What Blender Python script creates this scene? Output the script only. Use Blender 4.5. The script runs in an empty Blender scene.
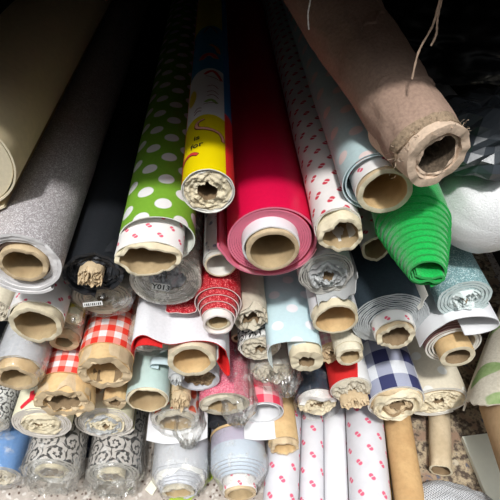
import bpy, math, random
from mathutils import Vector, Matrix, noise
PI = math.pi
SC = bpy.context.scene
COL = SC.collection
def sm(t):
    t = max(0.0, min(1.0, t)); return t*t*(3-2*t)
def nz(x, y, z): return noise.noise(Vector((x, y, z)))
def fr(x, y, z):
    return nz(x, y, z) + .5*nz(2.1*x+3, 2.1*y, 2.1*z) + .25*nz(4.3*x, 4.3*y+5, 4.3*z)

# ------------------------------------------------------------------ mesh collector
class MB:
    def __init__(s): s.v=[]; s.f=[]; s.uv=[]; s.m=[]; s.sm=[]
    def grid(s, rows, uvs, mat=0, smooth=True, flip=False):
        b=len(s.v); n=len(rows[0])
        for r,u in zip(rows,uvs): s.v+=[tuple(p) for p in r]; s.uv+=list(u)
        for i in range(len(rows)-1):
            for j in range(n-1):
                q=(b+i*n+j, b+i*n+j+1, b+(i+1)*n+j+1, b+(i+1)*n+j)
                s.f.append(q[::-1] if flip else q); s.m.append(mat); s.sm.append(smooth)
    def box(s, c, d, mat=0, rot=None):
        b=len(s.v); c=Vector(c)
        for z in (-1,1):
            for y in (-1,1):
                for x in (-1,1):
                    p=Vector((x*d[0]/2,y*d[1]/2,z*d[2]/2))
                    if rot: p=rot@p
                    s.v.append(tuple(c+p)); s.uv.append((p.x,p.y))
        for q in ((0,2,3,1),(4,5,7,6),(0,1,5,4),(2,6,7,3),(0,4,6,2),(1,3,7,5)):
            s.f.append(tuple(b+k for k in q)); s.m.append(mat); s.sm.append(False)
    def poly(s, pts, h, mat=0):
        """flat outline extruded by h upward"""
        b=len(s.v); n=len(pts)
        for k in (0,1):
            for p in pts: s.v.append((p[0],p[1],p[2]+k*h)); s.uv.append((p[0],p[1]))
        s.f.append(tuple(b+n+i for i in range(n))); s.m.append(mat); s.sm.append(False)
        s.f.append(tuple(b+i for i in reversed(range(n)))); s.m.append(mat); s.sm.append(False)
        for i in range(n):
            j=(i+1)%n; s.f.append((b+i,b+j,b+n+j,b+n+i)); s.m.append(mat); s.sm.append(False)
    def build(s, name, mats, parent=None):
        me=bpy.data.meshes.new(name); me.from_pydata(s.v,[],s.f)
        uvl=me.uv_layers.new(name='UVMap')
        for l in me.loops: uvl.data[l.index].uv=s.uv[l.vertex_index]
        if not isinstance(mats,(list,tuple)): mats=[mats]
        for m in mats: me.materials.append(m)
        for p,mi,sh in zip(me.polygons,s.m,s.sm):
            p.material_index=min(mi,len(mats)-1); p.use_smooth=sh
        me.update()
        o=bpy.data.objects.new(name,me); COL.objects.link(o)
        if parent: o.parent=parent
        return o

def catmull(pts, n=8):
    out=[]; P_=[pts[0]]+list(pts)+[pts[-1]]
    for i in range(1,len(P_)-2):
        p0,p1,p2,p3=P_[i-1:i+3]
        for k in range(n):
            t=k/n
            out.append(tuple(.5*((2*b)+(c-a)*t+(2*a-5*b+4*c-d)*t*t+(-a+3*b-3*c+d)*t**3) for a,b,c,d in zip(p0,p1,p2,p3)))
    out.append(tuple(pts[-1])); return out

def sheet(b, path, th, yf, ys, full, wob=0, seed=0, sgn=1):
    """a cloth sheet whose section runs along path (x, z) and which runs back along +y.
       full(i): long strip or only a short inner layer"""
    n=len(path); s=[0]
    for i in range(1,n): s.append(s[-1]+math.dist(path[i],path[i-1]))
    nor=[]
    for i in range(n):
        a=path[max(0,i-1)]; c=path[min(n-1,i+1)]
        dx,dz=c[0]-a[0],c[1]-a[1]; l=math.hypot(dx,dz) or 1
        nor.append((dz/l*sgn,-dx/l*sgn))
    runs=[]; i=0
    while i<n-1:
        j=i
        while j<n-1 and full(j)==full(i): j+=1
        runs.append((i,j,full(i))); i=j
    for (i0,i1,fl) in runs:
        yy=ys if fl else [0,.025,.07]
        for side in (1,-1):
            rows=[];uvs=[]
            for y in yy:
                r=[];u=[]
                for i in range(i0,i1+1):
                    x,z=path[i]; nx,nzv=nor[i]
                    w=0
                    if wob and fl: w=wob*fr(x*22+seed, z*22, y*9+seed)*(.35+.65*sm(y/.05))
                    k=side*th/2+w
                    fade=max(0,1-y/.06)
                    r.append((x+nx*k, y+yf(i)*fade, z+nzv*k)); u.append((s[i],y))
                rows.append(r);uvs.append(u)
            b.grid(rows,uvs,0 if side==1 else 1,True,flip=(side*sgn<0))
        ra=[];rb=[];u=[]
        for i in range(i0,i1+1):
            x,z=path[i]; nx,nzv=nor[i]; w=wob*fr(x*22+seed,z*22,seed)*.35 if (wob and fl) else 0
            ra.append((x+nx*(th/2+w),yf(i),z+nzv*(th/2+w))); rb.append((x-nx*(th/2-w),yf(i),z-nzv*(th/2-w))); u.append((s[i],0))
        b.grid([ra,rb],[u,u],1,False,flip=(sgn>0))

def spiral(b, R, rc=.5, ro=1., turns=5, L=1.05, sq=1, end=-90, d=1, tele=None, loose=0, tail=None, wob=0, rwob=0,
           rag=0, seed=1, thick=None, seg=44, cx=0, cz=0, fullturns=1.06, th_frac=.74, tailn=8):
    """wound cloth: d=1 winds counter-clockwise as seen from the front and ends at angle `end`"""
    N=int(seg*turns); path=[]; tt=[]
    for i in range(N+1):
        t=i/N; a=math.radians(end)-d*2*PI*turns*(1-t); r=rc+(ro-rc)*t
        tl=(t-(1-1/turns))*turns
        if loose and tl>0: r+=loose*sm(tl)
        q=1+rwob*fr(math.cos(a)*1.6+seed,math.sin(a)*1.6,turns*t*.35+seed)
        path.append((R*(cx+r*q*math.cos(a)),R*(cz+r*q*sq*math.sin(a)))); tt.append(t)
    pitch=R*(ro-rc)/max(turns,.01)
    th=thick or max(.0006,min(.004,pitch*th_frac))
    if tail:
        p=catmull([ (path[-1][0]/R,path[-1][1]/R) ]+list(tail),tailn)
        path+=[(x*R,z*R) for x,z in p[1:]]; tt+=[1]*(len(p)-1)
    def yf(i):
        y=tele(tt[i]) if tele else 0
        if rag: y+=rag*fr(path[i][0]*60+seed,path[i][1]*60,tt[i]*turns*.8+seed)
        return y
    i_full=max(0,N-int(seg*fullturns))
    sheet(b,path,th,yf,[0,.012,.03,.06,.11,.2,.35,.6,L],lambda i:i>=i_full,wob,seed,sgn=d)
    return path

def tube(b, ro, ri, y0, y1, sq=1, cx=0, cz=0, crush=0, rag=0, seed=0, ns=56, smooth=True, fade=.035, lobes=2., inner_to=None, sqback=None):
    """hollow tube with a worn front rim; uv.x = 0 along the crown"""
    dy=[0,.003,.008,.016,.03,.055,.1,.2,.4,.8,1.6]
    ys=[q for q in dy if y0+q<y1-.004]+[y1-y0]
    def pt(r,a,q):
        k=crush*math.exp(-q/fade)+crush*.12
        n=(1.35*nz(math.cos(a)*lobes*.62+seed,math.sin(a)*lobes*.62,q*22+seed)+.32*nz(math.cos(a)*lobes*1.6+seed,math.sin(a)*lobes*1.6,q*50+seed)) if crush else 0
        rr=r*(1+k*n); s_=sq if sqback is None else sqback+(sq-sqback)*math.exp(-q/(fade*1.5))
        yo=rag*fr(math.cos(a)*1.8+seed*2,math.sin(a)*1.8,seed)*max(0,1-q/.02) if rag else 0
        return (cx+rr*math.sin(a), y0+q+yo, cz+rr*s_*math.cos(a))
    A=[-PI+2*PI*i/ns for i in range(ns+1)]
    b.grid([[pt(ro,a,q) for a in A] for q in ys],[[(a*ro,y0+q) for a in A] for q in ys],0,smooth)
    mid=(ro+ri)/2
    b.grid([[pt(ro,a,0) for a in A],[ (lambda p:(p[0],p[1]-.0006,p[2]))(pt(mid,a,0)) for a in A],[pt(ri,a,0) for a in A]],
           [[(a*ro,y0) for a in A]]*3,1,smooth,flip=True)
    yi=[q for q in ys if inner_to is None or q<=inner_to]
    b.grid([[pt(ri,a,q) for a in A] for q in yi],[[(a*ri,y0+q) for a in A] for q in yi],2,smooth,flip=True)

def crumple(b, r1, r2, sq=1, y=0, amp=.006, seed=0, cx=0, cz=0, depth=.10, nr=12, ns=72, bulge=0, hole_sq=1, freq=2.6):
    """torn, crinkled paper or cloth filling the end of a roll, with a ragged hole"""
    A=[2*PI*i/ns for i in range(ns)]+[0]
    rows=[];uvs=[]; amp*=.62; f=freq*.62
    def P(r,a,yy,k=1):
        ca,sa=math.cos(a),math.sin(a)
        n=nz(ca*f+seed,sa*f,r/r2*1.4+seed); n1=nz(ca*f*.8-seed,sa*f*.8,seed); n2=nz(ca*f*1.7+seed+7,sa*f*1.7,r/r2*7+seed); n3=nz(ca*f*4,sa*f*4,r/r2*9+seed)
        rr=r*(1+k*(.20*n+.10*n1+.05*n3)*(1.35-r/r2)); s_=sq*(1-(1-hole_sq)*(1-(r-r1)/(r2-r1)) if r2>r1 else 1)
        return (cx+rr*sa, yy+amp*(n2*1.1+n*.9+n3*.45)*k, cz+rr*s_*ca)
    for j in range(4):
        q=j/3; rows.append([P(r1*(1+.12*q*0),a,y+depth*(1-q),.9) for a in A])
    for j in range(nr+1):
        t=j/nr; r=r1+(r2-r1)*t
        rows.append([P(r,a,y-bulge*math.sin(PI*min(1,t*1.1)), 1) for a in A])
    rows.append([P(r2,a,y+.03,.3) for a in A])
    uvs=[[(a*r2,j*.003) for a in A] for j in range(len(rows))]
    b.grid(rows[3:],uvs[3:],0,False,flip=True); b.grid(rows[:4],uvs[:4],1,True,flip=True)

def plastic(b, R, ro, rend, y0, prot, sq=1, seed=0, L=.3, amp=.004, cx=0, cz=0, endsq=1, ns=54, closed=False):
    """a thin film sleeve: runs over the roll and gathers in front of it"""
    st=[(L,ro),(.14,ro),(.08,ro),(.045,ro),(.02,ro*1.005),(.004,ro*.985)]
    k=7
    for i in range(1,k+1):
        t=i/k; st.append((-prot*t, ro+(rend-ro)*sm(t*.9+.05)))
    if closed: st.append((-prot*.8,rend*.35)); st.append((-prot*.55,.04))
    rows=[];uvs=[]
    A=[2*PI*i/ns for i in range(ns)]+[0]
    for (y,r) in st:
        row=[]
        for a in A:
            ca,sa=math.cos(a),math.sin(a)
            n=fr(ca*2.6+seed,sa*2.6,y*24+seed); n2=abs(nz(ca*9+seed,sa*9,y*12))
            k2=amp*(n*.55+n2*1.2)*(1.3 if y<.02 else .22+.5*math.exp(-(y-.02)/.03))
            f=max(0,min(1,-y/prot)) if prot>0 else 0
            s_=sq+(endsq-sq)*f
            rr=R*r+k2
            row.append((R*cx*f+rr*sa, y0+y+k2*.6*(y<.02), R*cz*f+rr*s_*ca))
        rows.append(row); uvs.append([(a*R,y) for a in A])
    b.grid(rows,uvs,0,True)

# ------------------------------------------------------------------ node materials
class G:
    def __init__(s,name):
        s.mat=bpy.data.materials.new(name); s.mat.use_nodes=True; s.t=s.mat.node_tree; s.t.nodes.clear()
        s.out=s.n('ShaderNodeOutputMaterial')
    def n(s,t,**k):
        o=s.t.nodes.new(t)
        for a,v in k.items(): setattr(o,a,v)
        return o
    def l(s,a,b): s.t.links.new(a,b)
    def put(s,sock,v):
        if hasattr(v,'is_output') or isinstance(v,bpy.types.NodeSocket): s.l(v,sock)
        else: sock.default_value=v
    def m(s,op,a,b=0.,c=None,clamp=False):
        o=s.n('ShaderNodeMath',operation=op,use_clamp=clamp); s.put(o.inputs[0],a); s.put(o.inputs[1],b)
        if c is not None: s.put(o.inputs[2],c)
        return o.outputs[0]
    def uv(s):
        o=s.n('ShaderNodeUVMap'); o.uv_map='UVMap'; x=s.n('ShaderNodeSeparateXYZ'); s.l(o.outputs[0],x.inputs[0]); return x.outputs[0],x.outputs[1],o.outputs[0]
    def obj(s): return s.n('ShaderNodeTexCoord').outputs['Object']
    def mix(s,f,a,b,mode='MIX'):
        o=s.n('ShaderNodeMix',data_type='RGBA',blend_type=mode); s.put(o.inputs[0],f)
        s.put(o.inputs[6],a if not isinstance(a,tuple) else (*a[:3],1)); s.put(o.inputs[7],b if not isinstance(b,tuple) else (*b[:3],1)); return o.outputs[2]
    def noise(s,vec,scale,detail=3,rough=.55,out=0):
        o=s.n('ShaderNodeTexNoise'); s.l(vec,o.inputs['Vector']); o.inputs['Scale'].default_value=scale; o.inputs['Detail'].default_value=detail; o.inputs['Roughness'].default_value=rough
        return o.outputs[out]
    def ramp(s,f,lo,hi):
        o=s.n('ShaderNodeMapRange'); s.put(o.inputs[0],f); o.inputs[1].default_value=lo; o.inputs[2].default_value=hi; return o.outputs[0]
    def bsdf(s,col,rough=.8,bump=None,bs=.2,bd=.002,spec=.5,**kw):
        p=s.n('ShaderNodeBsdfPrincipled'); s.put(p.inputs['Base Color'],(*col,1) if isinstance(col,tuple) else col)
        s.put(p.inputs['Roughness'],rough); p.inputs['Specular IOR Level'].default_value=spec
        for k,v in kw.items(): s.put(p.inputs[k.replace('_',' ')],v)
        if bump is not None:
            o=s.n('ShaderNodeBump'); o.inputs['Strength'].default_value=bs; o.inputs['Distance'].default_value=bd; s.l(bump,o.inputs['Height']); s.l(o.outputs[0],p.inputs['Normal'])
        s.l(p.outputs[0],s.out.inputs[0]); return p

def cloth(name,c,var=.12,rough=.85,scale=260,bs=.25,spec=.3,sheen=0):
    g=G(name); o=g.obj(); f=g.noise(o,scale,3); big=g.noise(o,22,3)
    k=g.mix(g.ramp(f,.3,.7),tuple(x*(1-var) for x in c),tuple(min(1,x*(1+var*.6)) for x in c))
    k=g.mix(g.m('MULTIPLY',g.ramp(big,.35,.75),.35),k,tuple(x*(1-var*1.6) for x in c))
    p=g.bsdf(k,rough,f,bs,.0012,spec)
    if sheen: p.inputs['Sheen Weight'].default_value=sheen
    return g.mat
def kraftm(name,c=(.62,.47,.29),c2=(.44,.31,.17),bs=.5):
    g=G(name); o=g.obj(); f=g.noise(o,140,4,.65); h=g.noise(o,35,4)
    k=g.mix(g.ramp(h,.35,.7),c,c2); k=g.mix(g.m('MULTIPLY',g.ramp(f,.45,.75),.5),k,tuple(x*.72 for x in c))
    g.bsdf(k,.82,f,bs,.001,.25); return g.mat
def cell(g,u,v,su,sv,off):
    a=g.m('SUBTRACT',g.m('FRACT',g.m('ADD',g.m('DIVIDE',u,su),off)),.5); b=g.m('SUBTRACT',g.m('FRACT',g.m('ADD',g.m('DIVIDE',v,sv),off)),.5)
    return g.m('MULTIPLY',a,su),g.m('MULTIPLY',b,sv)
def ell(g,x,y,rx,ry,soft=.12):
    d=g.m('SQRT',g.m('ADD',g.m('POWER',g.m('DIVIDE',x,rx),2),g.m('POWER',g.m('DIVIDE',y,ry),2)))
    return g.ramp(d,1+soft,1-soft)
def polka(name,base,dot,su,sv,r,rough=.5,soft=.08,ry=1,grain=.1,u0=.0):
    g=G(name); u,v,w=g.uv(); o=g.obj(); m=None
    if u0: u=g.m('ADD',u,u0)
    for off in (0,.5):
        x,y=cell(g,u,v,su,sv,off); k=ell(g,x,y,r,r*ry,soft); m=k if m is None else g.m('MAXIMUM',m,k)
    f=g.noise(o,200,3); bb=g.mix(g.ramp(f,.3,.7),tuple(x*(1-grain) for x in base),base)
    g.bsdf(g.mix(m,bb,dot),rough,f,.1,.001,.4); return g.mat
def smark(name,base=(.82,.79,.77),ink=(.72,.1,.17),su=.031,sv=.036,r=.0048,rough=.7):
    """little printed twin-hook marks in a staggered lattice"""
    g=G(name); u,v,w=g.uv(); o=g.obj(); m=None
    for off in (0,.5):
        x,y=cell(g,u,v,su,sv,off)
        a=ell(g,g.m('ADD',x,r*.35),g.m('ADD',y,-r*.42),r*.72,r*.66,.2); b=ell(g,g.m('ADD',x,-r*.35),g.m('ADD',y,r*.42),r*.72,r*.66,.2)
        k=g.m('MAXIMUM',a,b)
        ln=g.ramp(g.m('ABSOLUTE',g.m('ADD',y,g.m('MULTIPLY',x,-.45))),r*.08,r*.2)
        side=g.ramp(g.m('ABSOLUTE',x),r*.45,r*.3)
        cut=g.m('SUBTRACT',1.,g.m('MULTIPLY',g.m('SUBTRACT',1.,ln),side))
        k=g.m('MULTIPLY',k,cut); m=k if m is None else g.m('MAXIMUM',m,k)
    f=g.noise(o,60,3); bb=g.mix(g.m('MULTIPLY',g.ramp(f,.4,.75),.5),base,tuple(x*.86 for x in base))
    g.bsdf(g.mix(m,bb,ink),rough,f,.15,.001,.3); return g.mat
def gingham(name,c,w,s,mid=None,rough=.75,u0=0.,s2=None):
    g=G(name); u,v,_=g.uv(); o=g.obj()
    if u0: u=g.m('ADD',u,u0)
    a=g.m('LESS_THAN',g.m('FRACT',g.m('DIVIDE',u,s)),.5); b=g.m('LESS_THAN',g.m('FRACT',g.m('DIVIDE',v,s2 or s)),.5)
    mid=mid or tuple((x+y)/2 for x,y in zip(c,w))
    k=g.mix(g.m('MAXIMUM',a,b),w,mid); k=g.mix(g.m('MULTIPLY',a,b),k,c)
    f=g.noise(o,400,2); k=g.mix(g.m('MULTIPLY',f,.15),k,(.1,.1,.12)); g.bsdf(k,rough,f,.2,.001,.3); return g.mat
def damask(name,base,ink,s=.03):
    g=G(name); u,v,w=g.uv(); m=None
    wn=g.n('ShaderNodeSeparateColor'); g.l(g.noise(w,30,2,.5,1),wn.inputs[0]); u=g.m('ADD',u,g.m('MULTIPLY',wn.outputs[0],.022)); v=g.m('ADD',v,g.m('MULTIPLY',wn.outputs[1],.022))
    for off,sg in ((0,1),(.5,-1)):
        x,y=cell(g,u,v,s,s*1.1,off)
        r=g.m('SQRT',g.m('ADD',g.m('POWER',x,2),g.m('POWER',y,2))); a=g.m('MULTIPLY',g.m('ARCTAN2',y,x),sg)
        sp=g.m('SINE',g.m('ADD',a,g.m('MULTIPLY',r,2*PI*2.1/(s*.5))))
        lv=g.m('SINE',g.m('MULTIPLY',a,7.))
        arm=g.ramp(g.m('ADD',sp,g.m('MULTIPLY',lv,.5)),.30,.5)
        k=g.m('MULTIPLY',arm,g.ramp(r,s*.47,s*.43)); m=k if m is None else g.m('MAXIMUM',m,k)
    f=g.noise(g.obj(),180,3); g.bsdf(g.mix(m,base,ink),.7,f,.15,.001,.3); return g.mat
def glitter(name,c,spark,rough=.45,dens=.6,scale=900,metal=0.):
    g=G(name); o=g.obj(); vo=g.n('ShaderNodeTexVoronoi'); g.l(o,vo.inputs['Vector']); vo.inputs['Scale'].default_value=scale
    sp=g.n('ShaderNodeSeparateColor'); g.l(vo.outputs['Color'],sp.inputs[0])
    k=g.mix(g.ramp(sp.outputs[0],dens,dens+.12),c,spark); k=g.mix(g.m('MULTIPLY',g.m('LESS_THAN',sp.outputs[1],.25),.55),k,tuple(x*.45 for x in c))
    g.bsdf(k,rough,sp.outputs[2],.45,.0008,.6,Metallic=metal); return g.mat
def film(name,tint=(.9,.9,.88),body=.16,rough=.14):
    g=G(name); o=g.obj()
    tr=g.n('ShaderNodeBsdfTransparent'); tr.inputs[0].default_value=(.97,.97,.96,1)
    gl=g.n('ShaderNodeBsdfGlossy'); gl.inputs['Roughness'].default_value=rough
    df=g.n('ShaderNodeBsdfDiffuse'); df.inputs[0].default_value=(*tint,1)
    f=g.noise(o,70,3); bp=g.n('ShaderNodeBump'); bp.inputs['Strength'].default_value=.6; bp.inputs['Distance'].default_value=.003; g.l(f,bp.inputs['Height'])
    g.l(bp.outputs[0],gl.inputs['Normal'])
    fre=g.n('ShaderNodeLayerWeight'); fre.inputs[0].default_value=.32; g.l(bp.outputs[0],fre.inputs['Normal'])
    f2=g.noise(o,46,5,.7)
    m1=g.n('ShaderNodeMixShader'); g.l(g.m('MINIMUM',g.m('ADD',g.m('MULTIPLY',g.ramp(f2,.53,.70),body*3.2),body*.35),.92),m1.inputs[0]); g.l(tr.outputs[0],m1.inputs[1]); g.l(df.outputs[0],m1.inputs[2])
    m2=g.n('ShaderNodeMixShader'); g.l(g.m('MINIMUM',g.m('ADD',g.m('MULTIPLY',fre.outputs['Facing'],.5),.035),.6),m2.inputs[0]); g.l(m1.outputs[0],m2.inputs[1]); g.l(gl.outputs[0],m2.inputs[2])
    g.l(m2.outputs[0],g.out.inputs[0]); return g.mat
def plain(name,c,rough=.5,spec=.5,bump=0,scale=120,**kw):
    g=G(name); f=g.noise(g.obj(),scale,3) if bump else None
    k=c
    if bump: k=g.mix(g.m('MULTIPLY',g.ramp(f,.35,.75),.3),c,tuple(x*.8 for x in c))
    g.bsdf(k,rough,f,bump,.0015,spec,**kw); return g.mat
WORLD=3.5; SUN=3.1; SUNA=5.; SUND=(.07,.45,-1.); EXPO=-.04

# ------------------------------------------------------------------ materials
KR=kraftm('kraft_paper',(.66,.52,.34),(.5,.37,.22)); KT=kraftm('kraft_tan',(.70,.50,.26),(.58,.38,.18)); KB=kraftm('cardboard_tube_brown',(.56,.36,.17),(.48,.29,.13),.2)
KG=kraftm('kraft_grey',(.62,.57,.46),(.47,.41,.31)); KD=kraftm('kraft_dark_and_hole_shade',(.30,.21,.12),(.2,.13,.07)); KC=kraftm('kraft_cream',(.78,.70,.52),(.66,.56,.38))
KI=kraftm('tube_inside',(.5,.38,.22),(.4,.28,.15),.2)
WH=cloth('white_canvas',(.76,.76,.79),.06,.9); WHP=plain('white_paper',(.76,.76,.78),.6,.4,.15,40); WHI=plain('white_lining',(.8,.78,.72),.7,.3,.2,60)
SM=smark('white_paper_with_pink_marks',su=.029,sv=.032,r=.0036); SM2=smark('white_tube_with_pink_marks',(.64,.63,.66),(.70,.12,.2),.040,.050,.0052); SMR=smark('white_cloth_with_red_marks',(.83,.79,.77),(.60,.05,.08),.027,.034,.0044)
CREAM=cloth('cream_vinyl',(.74,.62,.40),.06,.7,120,.15); CREAMI=cloth('cream_back',(.78,.69,.50),.06,.8)
SPEC=glitter('silver_speckled_cloth',(.40,.365,.375),(.68,.66,.68),.5,.62,1000); SPECI=cloth('pale_backing',(.82,.80,.80),.05,.8)
BLK=cloth('black_cloth',(.012,.014,.018),.2,.55,300,.2,.5); BLK2=cloth('black_cloth_edge',(.02,.022,.027),.2,.6,300,.2,.5)
GRN=polka('green_dotted_cloth',(.22,.46,.04),(.86,.86,.84),.047,.051,.0100,.5,.06,1.0); GRNI=plain('pale_backing_green',(.78,.82,.74),.7,.3)
REDV=plain('red_vinyl',(.74,.006,.065),.32,.5,.05,200); REDE=plain('pink_vinyl_edge',(.86,.22,.33),.5,.4,.2,200); PINKB=plain('pink_backing',(.85,.36,.42),.6,.4)
BPOL=polka('pale_blue_dotted_cloth',(.53,.68,.70),(.80,.66,.63),.050,.052,.0080,.6,.1,1.0); BPOLI=plain('pale_blue_backing',(.62,.76,.80),.6)
BSH=polka('ice_blue_dotted_sheet',(.57,.74,.78),(.82,.80,.83),.048,.058,.0085,.55,.12,.9,.06,.010); BSHI=plain('sheet_backing',(.70,.78,.77),.6)
BRN=cloth('brown_linen',(.37,.25,.19),.2,.9,320,.5); BRNE=cloth('brown_linen_edge',(.62,.47,.35),.15,.9,320,.4); DFIB=cloth('fibres_and_hole_shade',(.13,.095,.065),.5,.95,320,.6); FRAY=cloth('frayed_brown',(.33,.24,.16),.4,.95,320,.6)
FELT=cloth('green_felt',(.0,.42,.065),.25,1.,420,.6,.1,.4); 
SEQ=cloth('white_sequin_cloth',(.80,.80,.81),.10,.35,520,.9,.8)
VIN=film('clear_vinyl',(.84,.82,.74),1.0,.2); FILM=film('clear_plastic_film',(.85,.86,.86),.10,.10); FILM2=film('cloudy_plastic_film',(.86,.85,.82),.15,.13)
GPL=plain('grey_plastic',(.46,.47,.47),.35,.5,.3,90); GPL2=plain('grey_foil',(.40,.41,.43),.3,.6,.3,120); GCL=cloth('grey_beige_cloth',(.50,.48,.44),.1,.8)
BAG=plain('dark_grey_bag',(.055,.065,.078),.34,.6,.2,60); BAG2=plain('black_bag',(.012,.014,.017),.4,.5,.2,60)
RGL=glitter('red_glitter_cloth',(.50,.008,.02),(.9,.25,.25),.4,.72,900); RGLB=plain('white_felt_edge',(.80,.72,.68),.8)
SLA=cloth('slate_cloth',(.028,.042,.055),.2,.7,300,.25); SLAE=cloth('grey_layers',(.50,.53,.54),.12,.8); 
TEA=glitter('teal_glitter_cloth',(.20,.36,.38),(.60,.75,.76),.45,.68,900); TEAE=plain('pale_teal_layers',(.62,.72,.71),.6,.4,.2,150); TEAP=plain('pale_blue_crumple',(.66,.73,.72),.45,.5,.3,90)
MUS=cloth('mustard_cloth',(.62,.36,.03),.1); 
DAM=damask('black_scroll_cloth',(.78,.77,.74),(.012,.012,.015),.026); DAM2=damask('taupe_scroll_cloth',(.52,.48,.45),(.008,.008,.010),.038)
G1=gingham('red_gingham',(.80,.035,.015),(.85,.80,.80),.021,(.82,.30,.24),.7,.004); G2=gingham('red_gingham_small',(.80,.05,.03),(.85,.80,.80),.019,(.84,.32,.27),.7,.007)
GN=gingham('navy_gingham',(.035,.04,.13),(.80,.82,.86),.050,(.40,.42,.54),.75,.004); GP=gingham('pink_gingham',(.78,.40,.52),(.84,.78,.80),.012,(.83,.60,.67),.7)
GPK=gingham('pink_block_gingham',(.80,.05,.10),(.85,.62,.62),.030,(.82,.30,.34),.6,.005)
NAV=cloth('navy_cloth',(.010,.030,.060),.2,.7,300,.3); NAV2=cloth('deep_navy',(.012,.016,.035),.2,.7)
BEI=polka('cream_dotted_cloth',(.72,.65,.51),(.76,.75,.70),.07,.07,.0085,.75,.1); BEIK=cloth('beige_paper_cloth',(.74,.68,.53),.08,.8)
MINT=cloth('mint_cloth',(.52,.66,.62),.05,.55,90,.15); GLB=glitter('beige_glitter_cloth',(.60,.54,.42),(.85,.80,.68),.5,.6,900)
CRM=cloth('cream_cloth',(.80,.76,.55),.05,.7); CRL=cloth('pale_wound_layers',(.74,.69,.64),.08,.8)
BLU=cloth('sky_blue_cloth',(.13,.30,.62),.12,.6,200,.2); LIL=cloth('lilac_blue_cloth',(.60,.62,.76),.06,.5,60,.1); GRY=cloth('light_grey_cloth',(.58,.59,.63),.06,.7)
PNK=glitter('pink_plush_cloth',(.72,.14,.22),(.85,.35,.42),.7,.6,800); TIS=plain('white_tissue',(.84,.83,.80),.7,.3,.3,90)
ORG=polka('white_cloth_with_orange_blots',(.84,.83,.80),(.82,.10,.02),.03,.034,.008,.7,.1,1.3); REDC=cloth('red_cloth',(.66,.02,.02),.12,.8)
BRR=None
def brown_ribs():
    g=G('brown_ribbed_cloth'); u,v,_=g.uv(); s=g.m('SINE',g.m('ADD',g.m('MULTIPLY',v,2*PI/.0042),g.m('MULTIPLY',g.m('SINE',g.m('MULTIPLY',u,2*PI/.02)),.9)))
    g.bsdf(g.mix(g.ramp(s,-.3,.5),(.20,.085,.075),(.40,.24,.22)),.8,s,.3,.001,.3); return g.mat
BRR=brown_ribs()
def fine_print(name,base,ink,s):
    g=G(name); u,v,w=g.uv(); vo=g.n('ShaderNodeTexVoronoi'); g.l(w,vo.inputs['Vector']); vo.inputs['Scale'].default_value=1/s
    n=g.noise(w,1.6/s,2); k=g.m('MULTIPLY',g.ramp(vo.outputs['Distance'],.33,.25),g.ramp(n,.42,.5)); g.bsdf(g.mix(k,base,ink),.7); return g.mat
GPRN=fine_print('white_cloth_with_small_grey_print',(.78,.77,.77),(.26,.30,.38),.011); LABP=fine_print('white_cloth_with_navy_blots',(.74,.78,.84),(.03,.035,.07),.012)
def leafmat():
    g=G('leaf_print_linen'); u,v,w=g.uv(); m=None; ve=None
    for off,ang in ((0,.5),(.5,-.75)):
        x,y=cell(g,g.m('ADD',u,.03),g.m('ADD',v,.004),.11,.125,off); c,s=math.cos(ang),math.sin(ang)
        X=g.m('ADD',g.m('MULTIPLY',x,c),g.m('MULTIPLY',y,s)); Y=g.m('ADD',g.m('MULTIPLY',x,-s),g.m('MULTIPLY',y,c))
        k=ell(g,X,g.m('ADD',Y,g.m('MULTIPLY',g.m('POWER',X,2),9.)),.036,.0155,.06); m=k if m is None else g.m('MAXIMUM',m,k)
    f=g.noise(g.obj(),240,3); n=g.noise(w,40,3)
    bs=g.mix(g.ramp(f,.35,.7),(.60,.55,.44),(.72,.67,.56)); lf=g.mix(g.ramp(n,.35,.65),(.20,.33,.10),(.38,.48,.24))
    g.bsdf(g.mix(m,bs,lf),.9,f,.4,.0012,.2); return g.mat
LEAF=leafmat(); LEAFE=cloth('linen_edge',(.62,.56,.45),.15,.9)
LIME=plain('lime_paper',(.55,.75,.02),.6); TAGW=plain('white_label_paper',(.86,.86,.84),.5); INK=plain('black_ink',(.01,.01,.012),.6); STRIPW=plain('cream_card',(.80,.77,.62),.6)

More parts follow.
